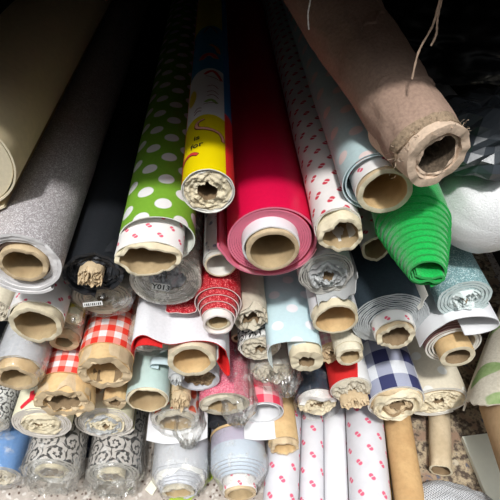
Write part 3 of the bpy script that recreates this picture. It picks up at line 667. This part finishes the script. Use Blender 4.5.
# ================================================================== left middle
r=Roll('clear1','roll in clear plastic over pale cloth with an oval kraft core, at the left edge')
r.fab([GRY,KG],rc=.86,ro=1,turns=2.5,end=-90,rag=.002,wob=.001)
r.core(.82,.6,.014,crush=.07,rag=.003,mats=[KT,KR,KI],cx=.0,cz=-.02); r.film(1.05,.84,-.004,.012,FILM2,amp=.003)
r=Roll('ksm','small cardboard tube roll between the two red gingham rolls and the black roll')
r.fab([KG,KG],rc=.85,ro=1,turns=1.5,end=-90,rwob=.04,rag=.002); r.core(.86,.5,.008,crush=.08,rag=.002,sq=.95)
r=Roll('ging1','red gingham roll with a wide torn kraft core, under the clear wrapped roll')
r.fab([G1,KT],rc=.9,ro=1,turns=2,end=-90,wob=.0006); r.core(.94,.62,.024,crush=.08,rag=.004,mats=[KT,KR,KT],cz=-.03)
r.plug(.62,.93,-.023,.005,mat=KR,cz=-.03,name='torn_rim',depth=.02)
r=Roll('ging2','red gingham roll with a crushed kraft paper end, left of the other red gingham')
r.fab([G2,KT],rc=.9,ro=1,turns=2,end=-90,wob=.001); r.core(.96,.66,.026,crush=.14,rag=.006,mats=[KT,KR,KT],cz=-.03,sq=.9)
r.plug(.60,.94,-.024,.011,mat=KR,cz=-.03,name='crushed_rim',depth=.02,hole_sq=.7,sq=.9)
r=Roll('glitb','beige glitter cloth roll with a plastic covered end, left of the white canvas')
r.fab([GLB,GCL],rc=.7,ro=1,turns=3,end=-90,rag=.002,rwob=.03); r.plug(.1,.75,0,.007,mat=GCL); r.film(1.03,.5,-.003,.012,FILM2,amp=.004)
r=Roll('canvas','white canvas roll lined in red with loose flaps on both sides')
R_=r.r
b=MB()
tp=catmull([(-2.03,.98),(-2.05,1.30),(-1.95,1.55),(-1.6,1.64),(-1.15,1.40),(-.6,1.10),(.2,1.05),(.95,1.0),(1.28,.72),(1.35,.1),(1.42,-.5),(1.40,-.95),(1.22,-.85),(1.02,-.5),(.96,-.1),(1.05,.25)],9)
sheet(b,[(x*R_,z*R_) for x,z in tp],.0016,lambda i:-.006-.004*math.sin(i*.2)-.008*sm((40-i)/30),[0,.01,.03,.06,.12,.25,.5,.95],lambda i:True,wob=.0008,seed=5,sgn=-1)
r.part(b,'fabric',[WH,REDC],'white outside, red inside')
b=MB(); tq=[(-2.0,1.02),(-1.9,1.2),(-1.6,1.28),(-1.25,1.2),(-1.0,1.06)]; tq=catmull(tq,6)
sheet(b,[(x*R_,z*R_) for x,z in tq],.001,lambda i:-.012,[0,.012,.03,.08],lambda i:True); r.part(b,'red_lining',[REDC],'red lining fold')
r.core(.93,.72,.008,crush=.05,rag=.002,mats=[KC,KC,KT])
r=Roll('mint','pale mint green roll with a hollow cardboard core, under the beige glitter roll')
r.fab([MINT,WHI],rc=.94,ro=1,turns=1.3,end=-90,wob=.0004); r.core(.93,.84,.003,crush=.04,rag=.002,mats=[KC,KC,KI])
b=MB(); tp=catmull([(.55,1.1),(.2,1.28),(.35,1.5),(.9,1.42),(1.25,1.2)],7); sheet(b,[(x*r.r,z*r.r) for x,z in tp],.0008,lambda i:.028,[0,.012,.024],lambda i:True); r.part(b,'blue_ribbon',[BPOLI],'pale blue ribbon loop')
r=Roll('ktiny','thin twisted kraft tube left of the mint roll','cardboard tube',GM,'cardboard_tube')
b=MB(); tube(b,r.r,r.r*.5,0,.9,1,0,0,.16,.003,4,fade=.12); r.part(b,'tube_wall',[KT,KR,KD])
r=Roll('lab','thin white roll with navy blots, between the red gingham and the twisted kraft tube')
r.fab([LABP,WHI],rc=.9,ro=1,turns=1.4,end=-90); r.core(.86,.7,.0,crush=.05)
r=Roll('greybr','grey vinyl roll with crumpled brown paper inside, right under the white canvas')
r.fab([GRY,GRY],rc=.86,ro=1,turns=2,end=-80); r.plug(.1,.86,.008,.011,mat=KD,name='brown_paper')
r=Roll('gtis','small twist of grey plastic right of the mint roll')
r.fab([GPL,GPL],rc=.5,ro=1,turns=2,end=-80,rwob=.08,rag=.0012); r.plug(.1,.7,-.006,.01,mat=GPL,name='gathered_plastic')
r=Roll('kcr2','pleated kraft paper roll right of the mint roll')
r.fab([KR,KR],rc=.75,ro=1,turns=1.5,end=-80,rwob=.12,wob=.003,rag=.004); r.plug(.06,.85,-.012,.012,mat=KR,freq=3)
r=Roll('pink','pink plush roll half covered by crumpled clear plastic')
r.fab([PNK,KG],rc=.86,ro=1,turns=2,end=-80,wob=.001); r.core(.8,.55,.004,crush=.12,rag=.004,sq=.75,mats=[KG,KG,KI],cx=-.1)
b=MB(); plastic(b,r.r*.62,1,.3,-.01,.03,1,7,.16,.008,closed=True); o=r.part(b,'plastic_wrap',[FILM2],'crumpled clear plastic'); o.location=(.52*r.r,0,r.r*r.sq+.10*r.r)
r=Roll('plcr','roll gathered in crumpled cloudy plastic, under the black scroll roll')
r.fab([GCL,KG],rc=.6,ro=.98,turns=3,end=-80,rwob=.08,wob=.003,rag=.006); r.plug(.1,.72,-.004,.013,mat=KG,freq=2.2); r.film(1.04,.35,-.006,.022,FILM2,amp=.008)
b=MB(); plastic(b,r.r*.6,1,.3,-.012,.03,1,17,.1,.009,closed=True); o=r.part(b,'plastic_tail',[FILM2]); o.location=(.6*r.r,0,r.r*r.sq-.12*r.r)
r=Roll('pinkgi','pink and white block gingham roll, open as a loose ring')
r.fab([GPK,WHP],rc=.95,ro=1,turns=1.0,end=-60,thick=.0016,fullturns=1.1,loose=.02)
b=MB(); spiral(b,r.r,rc=.78,ro=.86,turns=1.2,end=-30,L=.4,thick=.0012,seed=4); r.part(b,'lining',[WHP])
b=MB(); tp=catmull([(-1.0,-.78),(-.4,-.98),(.2,-.98),(.62,-.86)],7); sheet(b,[(x*r.r,z*r.r) for x,z in tp],.001,lambda i:-.030,[0,.03,.06,.15],lambda i:True); r.part(b,'white_flap',[WHP])
r.core(.5,.4,-.03,depth=.2,crush=.1,mats=[KG,KG,KD])

# ================================================================== lower rows
r=Roll('cr1','cream roll with a red cross-shaped print and pale layered end, left of its twin',group=GM)
crs=plain('red_print_on_cream',(.72,.02,.04),.7)
r.fab([CRM,CRL],rc=.62,ro=1,turns=5,end=-80,rag=.0015,th_frac=.85); r.plug(.26,.68,-.002,.007,mat=KC,hole_sq=.4,freq=1.5)
def crown(pts,w): 
    b=MB(); p=catmull(pts,5); A=[];B=[]
    for i in range(len(p)):
        a=p[max(0,i-1)];c=p[min(len(p)-1,i+1)]; dx,dy=c[0]-a[0],c[1]-a[1]; l=math.hypot(dx,dy) or 1
        A.append((p[i][0]-dy/l*w,p[i][1]+dx/l*w)); B.append((p[i][0]+dy/l*w,p[i][1]-dx/l*w))
    h=.0013
    f=lambda q:[((r.r+h)*math.sin(u/r.r),v,(r.r+h)*math.cos(u/r.r)) for u,v in q]
    b.grid([f(A),f(B)],[[(0,0)]*len(A)]*2,0); return b
r.part(crown([(-.022,.004),(-.008,.016),(.006,.03)],.0035),'red_print',[crs]); r.part(crown([(-.010,.03),(-.006,.016),(.012,.022)],.003),'red_print',[crs])
r=Roll('cr2','cream roll with one small red spot and pale layered end, right of its twin',group=GM)
r.fab([CRM,CRL],rc=.58,ro=1,turns=6,end=-30,rag=.0015,th_frac=.85,loose=.06); r.plug(.24,.66,-.004,.008,mat=KC,hole_sq=.45,freq=1.6)
r.part(crown([(-.022,.012),(-.018,.018),(-.015,.016)],.004),'red_print',[crs])
b=MB(); crumple(b,r.r*.42,r.r*.62,1,-.006,.006,77,-.05*r.r,.02*r.r); r.part(b,'grey_foam_layer',[GPL])
r=Roll('dml','white roll with black scrolls cut by the left edge, beside the cream red-print roll')
r.fab([DAM,GCL],rc=.6,ro=1,turns=3,end=-80); r.plug(.1,.66,0,.005,mat=KG); r.film(1.06,.5,-.003,.012,FILM2,amp=.004)
r=Roll('orng','white roll with orange blots in cloudy plastic, on loose white sheets')
r.fab([ORG,WHI],rc=.84,ro=1,turns=2,end=-80,wob=.001); r.core(.8,.66,.006,crush=.1,rag=.003,sq=.8,mats=[KG,KG,KI],cz=-.03)
r.film(1.03,.6,-.004,.016,FILM2,amp=.005,closed=False)
b=MB(); plastic(b,r.r*.52,1,.3,-.012,.03,1,23,.06,.009,closed=True); o=r.part(b,'plastic_tail',[FILM2]); o.location=(.02,0,r.r*r.sq-.42*r.r)
b=MB(); tp=catmull([(-1.22,-.42),(-.6,-.78),(.1,-.82),(.8,-.76),(1.3,-.44)],7); sheet(b,[(x*r.r,z*r.r*.98) for x,z in tp],.001,lambda i:-.026,[0,.03,.06,.15,.3],lambda i:True,wob=.0006); r.part(b,'white_sheet',[WHP])
r=Roll('kr44','plain kraft roll with a pinched mouth, resting on the pink-marked tubes')
r.fab([KT,KR],rc=.88,ro=1,turns=1.4,end=-80,wob=.001,rwob=.02); r.core(.9,.7,.008,crush=.16,rag=.003,sq=.86,mats=[KR,KR,KT])
r=Roll('navyt','navy roll in clear plastic with white tissue in its end')
r.fab([NAV,NAV2],rc=.88,ro=1,turns=2,end=-80,wob=.0008); r.plug(.3,.84,-.006,.009,mat=KC,cz=-.06,hole_sq=.5); 
b=MB(); tp=[(.72*math.sin(a)*r.r,(.66*math.cos(a)+.12)*r.r) for a in [(-1.35+2.7*i/24) for i in range(25)]]; sheet(b,tp,.010,lambda i:-.014+.004*math.sin(i*.35),[0,.01,.03],lambda i:True,wob=.004,seed=4); r.part(b,'white_tissue',[TIS])
r.film(1.05,.92,-.004,.014,FILM,amp=.003)
r=Roll('redcr','half red, half white roll with a torn paper end, left of the navy gingham')
def halfred():
    g=G('red_and_white_cloth'); u,v,_=g.uv(); o=g.n('ShaderNodeTexCoord').outputs['Object']; x=g.n('ShaderNodeSeparateXYZ'); g.l(o,x.inputs[0])
    f=g.noise(o,300,3); g.bsdf(g.mix(g.m('GREATER_THAN',g.m('ADD',x.outputs[0],g.m('MULTIPLY',x.outputs[1],-.2)),.006),(.66,.015,.015),(.80,.80,.80)),.8,f,.2,.001); return g.mat
r.fab([halfred(),WHI],rc=.88,ro=1,turns=2,end=-80,wob=.0008); r.plug(.26,.9,-.004,.008,mat=KG,hole_sq=.6); r.plug(.1,.7,-.016,.013,mat=KR,cx=.16,cz=-.5,sq=.6,freq=1.7,name='torn_wrapper')

r=Roll('blue','sky blue roll at the bottom left corner on the speckled floor',group=GF)
r.fab([BLU,GCL],rc=.6,ro=1,turns=4,end=-80,rwob=.02); r.plug(.1,.66,-.002,.008,mat=KG); r.film(1.04,.6,-.003,.012,FILM2,amp=.004)
r=Roll('dm1','taupe roll with black scrolls in clear plastic, bottom row beside the sky blue roll',group=GF)
r.fab([DAM2,GCL],rc=.6,ro=1,turns=3,end=-80,wob=.0008); r.core(.58,.42,.004,crush=.1,rag=.002,sq=.85,cz=.06,mats=[KC,KC,KD]); r.film(1.05,.62,-.002,.026,FILM2,amp=.006); r.plug(.62,1.02,-.018,.014,cz=-.10,mat=FILM2,inner=FILM2,freq=3.2,name='plastic_gather')
r=Roll('dm2','taupe roll with black scrolls in clear plastic, second from the left in the bottom row',group=GF)
r.fab([DAM2,GCL],rc=.6,ro=1,turns=3,end=-80,wob=.0008,seed=9); r.core(.5,.38,.006,crush=.1,rag=.002,sq=.8,cx=-.1,cz=.06,mats=[KC,KC,KD]); r.film(1.05,.58,-.002,.026,FILM2,amp=.006); r.plug(.5,1.0,-.020,.016,cz=-.12,cx=-.1,mat=FILM2,inner=FILM2,freq=3.2,name='plastic_gather')
r=Roll('gw','pale grey roll in cloudy plastic with an oval core, above the lime paper slip',group=GF)
r.fab([GRY,GRY],rc=.60,ro=1,turns=6,end=-80,tele=lambda t:-.030*(1-t),rwob=.04,rag=.002); r.core(.56,.44,.03,crush=.08,rag=.002,sq=.7,mats=[KG,KG,KI],cz=-.06,cx=-.05)
b=MB(); tp=[(.6*math.sin(a)*r.r,(.46*math.cos(a)+.0)*r.r) for a in [(-1.5+3*i/24) for i in range(25)]]; sheet(b,tp,.004,lambda i:-.024,[0,.02,.05],lambda i:True,wob=.003,seed=4); r.part(b,'white_tissue',[TIS])
r.plug(.52,.88,-.014,.010,mat=TIS,freq=2.2,name='crumpled_tissue'); r.film(1.05,.62,-.002,.034,FILM2,amp=.006,endsq=.75)
r=Roll('lilac','lilac and pale blue roll in clear plastic tapering to a pink-marked core',group=GF)
def lilm():
    g=G('lilac_fading_cloth'); o=g.obj(); u,v,_=g.uv(); f=g.noise(o,200,2); k=g.mix(g.m('GREATER_THAN',v,.030),(.56,.63,.72),(.50,.46,.58)); g.bsdf(k,.5,f,.1,.001,.4); return g.mat
r.fab([lilm(),GRY],rc=.6,ro=1,turns=5,end=-80,th_frac=.9,tele=lambda t:-.022*(1-t),cz=-.06)
b=MB(); tube(b,r.r*.58,r.r*.54,-.036,.1,.98,0,-.14*r.r,.01,.0006,8); r.part(b,'core_wrap',[SM,WHI,WHI],'white paper printed with pink marks')
r.core(.535,.43,.040,cz=-.15,crush=.03,rag=.0008,mats=[KR,KR,KI])
r.film(1.03,.64,-.001,.034,FILM2,amp=.003,cz=-.14); b=MB(); tube(b,r.r*1.045,r.r*1.005,.052,.056,1,0,0,0,0,1); r.part(b,'tan_band',[KT])
r=Roll('navyb','dark navy roll glimpsed between the two taupe scroll rolls',group=GF)
r.fab([NAV2,NAV2],rc=.5,ro=1,turns=3,end=-80); r.plug(.1,.56,0,.004,mat=NAV2,name='gathered_end')
r=Roll('blk2','black roll in shadow between the pink plush and lilac rolls')
r.fab([BLK,BLK2],rc=.5,ro=1,turns=3,end=-80); r.plug(.1,.56,0,.004,mat=BLK2,name='gathered_end')

# bare tubes on the floor
for key,lab,m in (('t1','white tube with pink marks, leftmost of the bare tubes on the floor',SM2),('t2','white tube with pink marks, second of the bare floor tubes',SM2),
                  ('t3','plain white tube without marks among the bare floor tubes',WHP),('t4','thick white tube with pink marks, right of the plain white tube',SM2)):
    r=Roll(key,lab,'cardboard tube',GC,'cardboard_tube',rz=-.105)
    b=MB(); tube(b,r.r,r.r*.84,0,1.2,1,0,0,.006,.0005,4,lobes=1); r.part(b,'paper_wrap' if m is SM2 else 'tube_wall',[m,KC,KI])
def bare(name,label,p0,p1,rad,mats,back=.8,crush=.01,sq=1,group=GC,partname='tube_wall',cat='cardboard tube',wallk=.82,**k):
    d=Vector(p1)-Vector(p0); e=bpy.data.objects.new(name,None); COL.objects.link(e); e.empty_display_size=.02
    e.location=(p0[0],p0[1],p0[2]-rad*sq); e.rotation_euler=(0,0,-math.atan2(d.x,d.y)); e['label']=label; e['category']=cat; e['group']=group
    b=MB(); tube(b,rad,rad*wallk,0,back,sq,0,0,crush,.001 if crush>.01 else .0002,3,**k); o=b.build(partname,mats,e); o.location=(0,0,rad*sq); return e
bare('cardboard_tube','golden brown cardboard tube on the floor under the navy gingham roll',(.260,-.165,.0315),(.275,.031,.0315),.0248,[KB,KT,KI],back=.30)
bare('cardboard_tube','pale kraft tube with a crushed end lying on the floral rug',(.331,-.072,.0265),(.362,.052,.0265),.0195,[kraftm('pale_kraft',(.58,.47,.32),(.50,.39,.25),.2),KC,KD],back=.4,crush=.16,sq=.95,fade=.02)
bare('cardboard_tube','brown cardboard tube at the right edge running under the leaf print roll',(.424,-.20,.137),(.4335,.0,.137),.046,[kraftm('brown_card',(.40,.27,.15),(.34,.22,.12),.2),KC,KI],back=.19)
bare('bamboo_stick','thin golden stick between the thick pink-marked tube and the brown tube',(.2335,-.165,.0045),(.2540,.031,.0045),.0040,[kraftm('gold_bamboo',(.55,.36,.10),(.36,.22,.06),.3)],back=.3,cat='stick',partname='stick',wallk=.5)

# leaf print roll at the right edge
P['leaf']=(.414,-.066,.156,.078,1.)
LA=(-1.9,2.3)
r=Roll('leaf','large linen roll with green leaf print at the right edge, over a brown tube',group=GM,rz=-.50)
b=MB(); ns=72; A=[LA[0]+(LA[1]-LA[0])*i/ns for i in range(ns+1)]; yl=[0,.004,.012,.025,.045,.07,.1,.14,.19,.25,.32]
def lp(a,y,k=1.):
    w=.03*fr(math.cos(a)*1.5+2,math.sin(a)*1.5,y*9)+.018*math.sin(y*90+a*2)*sm(1-y/.12)
    return (r.r*k*(1-.25*sm(y/.3)+w)*math.sin(a), y+(.007*fr(math.cos(a)*5,math.sin(a)*5,2)+.016*math.sin(a*3+.6))*max(0,1-y/.06), r.r*k*(1-.25*sm(y/.3)+w)*math.cos(a))
b.grid([[lp(a,y) for a in A] for y in yl],[[(a*r.r,y) for a in A] for y in yl],0); b.grid([[lp(a,0) for a in A],[lp(a,0,.965) for a in A]],[[(a*r.r,0) for a in A]]*2,1); b.grid([[lp(a,y,.965) for a in A] for y in yl],[[(a*r.r,y) for a in A] for y in yl],1)
r.part(b,'fabric',[LEAF,LEAFE])

# ================================================================== loose things
def thing(o,label,cat,group=None):
    o['label']=label; o['category']=cat
    if group: o['group']=group
    return o
def centre(o):
    me=o.data; c=Vector((0,0,0))
    for v in me.vertices: c+=v.co
    c/=len(me.vertices); c.z=min(v.co.z for v in me.vertices)
    for v in me.vertices: v.co-=c
    o.location=c; return o
def blob(name,mat,c,rad,amp,seed,n=40,ridge=1.,flat=False):
    b=MB(); rows=[];uvs=[]
    for i in range(n+1):
        ph=PI*i/n; row=[]
        for j in range(2*n+1):
            a=2*PI*(j%(2*n))/(2*n); d=Vector((math.sin(ph)*math.cos(a),math.sin(ph)*math.sin(a),math.cos(ph)))
            k=1+amp*(fr(d.x*1.6+seed,d.y*1.6,d.z*1.6)+ridge*(.5-abs(nz(d.x*3+seed,d.y*3,d.z*3+4))*1.6)+ridge*.14*(.5-abs(nz(d.x*6+seed,d.y*6,d.z*6))*2))
            row.append((c[0]+rad[0]*k*d.x,c[1]+rad[1]*k*d.y,max(.0015,c[2]+rad[2]*k*d.z)))
        rows.append(row); uvs.append([(p[0],p[1]) for p in row])
    b.grid(rows,uvs,0,not flat,flip=True); return centre(b.build(name,[mat]))
thing(blob('plastic_bag',BAG,(.272,.070,.600),(.062,.062,.040),.22,3,15,1.1,True),'crumpled dark grey plastic bag on the white sequinned roll','plastic bag')
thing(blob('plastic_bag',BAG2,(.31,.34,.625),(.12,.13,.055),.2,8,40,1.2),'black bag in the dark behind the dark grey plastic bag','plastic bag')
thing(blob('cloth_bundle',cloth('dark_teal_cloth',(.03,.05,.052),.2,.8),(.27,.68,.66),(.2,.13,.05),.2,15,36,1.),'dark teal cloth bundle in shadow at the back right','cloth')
# woven cloth heap in the foreground
def weave():
    g=G('grey_houndstooth_weave'); o=g.obj(); x=g.n('ShaderNodeSeparateXYZ'); g.l(o,x.inputs[0])
    a=g.m('FRACT',g.m('DIVIDE',g.m('ADD',x.outputs[0],g.m('MULTIPLY',x.outputs[1],.6)),.0042)); c=g.m('FRACT',g.m('DIVIDE',g.m('ADD',x.outputs[1],g.m('MULTIPLY',x.outputs[0],-.6)),.0042))
    k=g.m('MAXIMUM',g.m('MULTIPLY',g.m('LESS_THAN',a,.5),g.m('LESS_THAN',c,.62)),g.m('MULTIPLY',g.m('GREATER_THAN',a,.75),g.m('GREATER_THAN',c,.5)))
    g.bsdf(g.mix(k,(.70,.71,.73),(.10,.105,.12)),.8,k,.3,.001,.3); return g.mat
thing(blob('woven_cloth',weave(),(.325,-.165,.012),(.098,.078,.044),.08,5,40,.6),'heap of grey and white houndstooth woven cloth at the bottom right','cloth')
# floral rug
def rugmat():
    g=G('floral_rug'); o=g.obj(); vo=g.n('ShaderNodeTexVoronoi'); g.l(o,vo.inputs['Vector']); vo.inputs['Scale'].default_value=42
    n=g.noise(o,60,4,.65); n2=g.noise(o,30,3); f=g.noise(o,500,2)
    k=g.mix(g.ramp(n,.42,.56),(.10,.075,.06),(.46,.37,.25)); k=g.mix(g.ramp(n2,.52,.6),k,(.30,.20,.14)); k=g.mix(g.m('MULTIPLY',g.ramp(vo.outputs['Distance'],.3,.2),g.ramp(n2,.5,.4)),k,(.55,.48,.36)); k=g.mix(g.ramp(n,.60,.68),k,(.12,.13,.16))
    g.bsdf(k,.95,f,.6,.002,.1); return g.mat
b=MB(); b.poly([(.243,-.16,.0),(.60,-.18,.0),(.62,.6,.0),(.335,.6,.0)],.0065); thing(centre(b.build('rug',[rugmat()])),'brown and cream floral rug on the floor under the tubes at right','rug')
b=MB(); b.poly([(.392,-.004,.007),(.447,.003,.007),(.470,-.05,.007),(.404,-.16,.007)],.009); thing(centre(b.build('flat_board',[plain('pale_sage_board',(.82,.83,.72),.7,.3,.2,60)])),'pale grey green flat board lying on the floral rug','board')
b=MB(); b.poly([(-.140,-.112,.0005),(-.112,-.122,.0005),(-.062,-.070,.0005),(-.078,-.048,.0005)],.0008); thing(centre(b.build('paper_slip',[LIME])),'lime green paper slip on the floor under the pale grey roll','paper')
b=MB(); b.poly([(-.182,-.094,.001),(-.168,-.104,.001),(-.150,-.074,.010),(-.163,-.066,.010)],.0012); thing(centre(b.build('card_strip',[STRIPW])),'cream card strip on the floor beside the lime paper slip','card')
b=MB(); sheet(b,[(0,0),(.004,.008),(.003,.018),(.006,.030)],.001,lambda i:0,[0,.05,.12,.25],lambda i:True); o=b.build('folded_card',[WHI]); o.location=(.232,-.004,.368); o.rotation_euler=(0,0,.05); thing(o,'folded white card edge standing between the slate and teal rolls','card')
# string
def cord(name,pts,rad,mat,parent=None):
    p=catmull(pts,8); rows=[];uvs=[]
    for i,q in enumerate(p):
        row=[]
        for k in range(7):
            a=2*PI*k/6; w=rad*(1+.25*math.sin(i*1.9+a*2)); row.append((q[0]+w*math.cos(a),q[1]+w*.6*math.sin(a),q[2]+w*math.sin(a)*.5))
        rows.append(row); uvs.append([(k/6,i*.002) for k in range(7)])
    b=MB(); b.grid(rows,uvs,0); return b.build(name,[mat],parent)
STR=cloth('twine',(.62,.45,.33),.2,.9)
e=bpy.data.objects.new('twine',None); COL.objects.link(e); e.location=(.151,-.04,.803); thing(e,'frayed beige twine hanging from the shelf over the brown linen roll','string')
def rel(l): return [(x-.151,y+.04,z-.803) for x,y,z in l]
cord('strand',rel([(.151,-.04,.803),(.148,-.04,.774),(.147,-.04,.755),(.1405,-.04,.734),(.140,-.04,.711)]),.0009,STR,e)
cord('strand',rel([(.153,-.039,.803),(.150,-.039,.776),(.150,-.039,.760),(.152,-.039,.748),(.150,-.039,.739)]),.0009,STR,e)

e=bpy.data.objects.new('thread',None); COL.objects.link(e); e.location=(.048,-.04,.803); thing(e,'short white thread hanging above the red-marked white roll','string')
def rel2(l): return [(x-.048,y+.04,z-.803) for x,y,z in l]
cord('strand',rel2([(.048,-.04,.803),(.0470,-.04,.775),(.0460,-.04,.764),(.0475,-.04,.752)]),.0006,cloth('white_thread',(.75,.72,.66),.1),e)
# ================================================================== the setting
def struct(b,name,m):
    o=b.build(name,[m]); o['kind']='structure'; return o
def floormat():
    g=G('speckled_floor'); o=g.obj(); vo=g.n('ShaderNodeTexVoronoi'); g.l(o,vo.inputs['Vector']); vo.inputs['Scale'].default_value=190
    s=g.n('ShaderNodeSeparateColor'); g.l(vo.outputs['Color'],s.inputs[0]); n=g.noise(o,90,4,.7)
    k=g.mix(g.ramp(n,.35,.65),(.36,.31,.27),(.50,.44,.39)); k=g.mix(g.m('MULTIPLY',g.m('LESS_THAN',s.outputs[0],.16),g.ramp(vo.outputs['Distance'],.5,.4)),k,(.11,.07,.055)); k=g.mix(g.m('GREATER_THAN',s.outputs[0],.88),k,(.58,.54,.50))
    g.bsdf(k,.7,n,.1,.001,.3); return g.mat
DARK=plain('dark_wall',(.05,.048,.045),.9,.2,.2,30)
b=MB(); b.box((0,.53,-.02),(1.6,1.82,.04)); struct(b,'floor',floormat())
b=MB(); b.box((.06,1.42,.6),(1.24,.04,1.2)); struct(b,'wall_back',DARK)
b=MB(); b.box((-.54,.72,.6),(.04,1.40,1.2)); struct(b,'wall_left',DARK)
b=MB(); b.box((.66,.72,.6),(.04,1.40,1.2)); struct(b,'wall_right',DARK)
b=MB(); b.box((.06,.6655,.82),(1.16,1.469,.03)); o=struct(b,'trim_1',plain('dark_shelf_board',(.07,.05,.04),.7,.3,.2,30))

# ================================================================== light, camera
w=bpy.data.worlds.new('shop_daylight'); SC.world=w; w.use_nodes=True
wt=w.node_tree; bg=wt.nodes['Background']; bg.inputs[1].default_value=WORLD
tc=wt.nodes.new('ShaderNodeTexCoord'); sx=wt.nodes.new('ShaderNodeSeparateXYZ'); wt.links.new(tc.outputs['Generated'],sx.inputs[0])
mr=wt.nodes.new('ShaderNodeMapRange'); wt.links.new(sx.outputs[2],mr.inputs[0]); mr.inputs[1].default_value=.60; mr.inputs[2].default_value=.95
mx=wt.nodes.new('ShaderNodeMix'); mx.data_type='RGBA'; wt.links.new(mr.outputs[0],mx.inputs[0]); mx.inputs[6].default_value=(.03,.03,.03,1); mx.inputs[7].default_value=(.94,.98,1,1); wt.links.new(mx.outputs[2],bg.inputs[0])
su=bpy.data.lights.new('ceiling_daylight','SUN'); su.energy=SUN; su.angle=math.radians(SUNA); su.color=(1,.985,.96)
so=bpy.data.objects.new('ceiling_daylight',su); COL.objects.link(so); so.location=(0,-1,2.5); so.rotation_euler=Vector(SUND).to_track_quat('-Z','Y').to_euler()
cam=bpy.data.cameras.new('camera'); cam.sensor_width=36; cam.lens=36; cam.clip_start=.02
co=bpy.data.objects.new('camera',cam); COL.objects.link(co); co.location=(0,-.46,.89); co.rotation_euler=(math.radians(48),0,0); SC.camera=co
SC.view_settings.view_transform='Standard'; SC.view_settings.look='None'; SC.view_settings.exposure=EXPO; SC.view_settings.gamma=1
SC.cycles.transparent_max_bounces=16
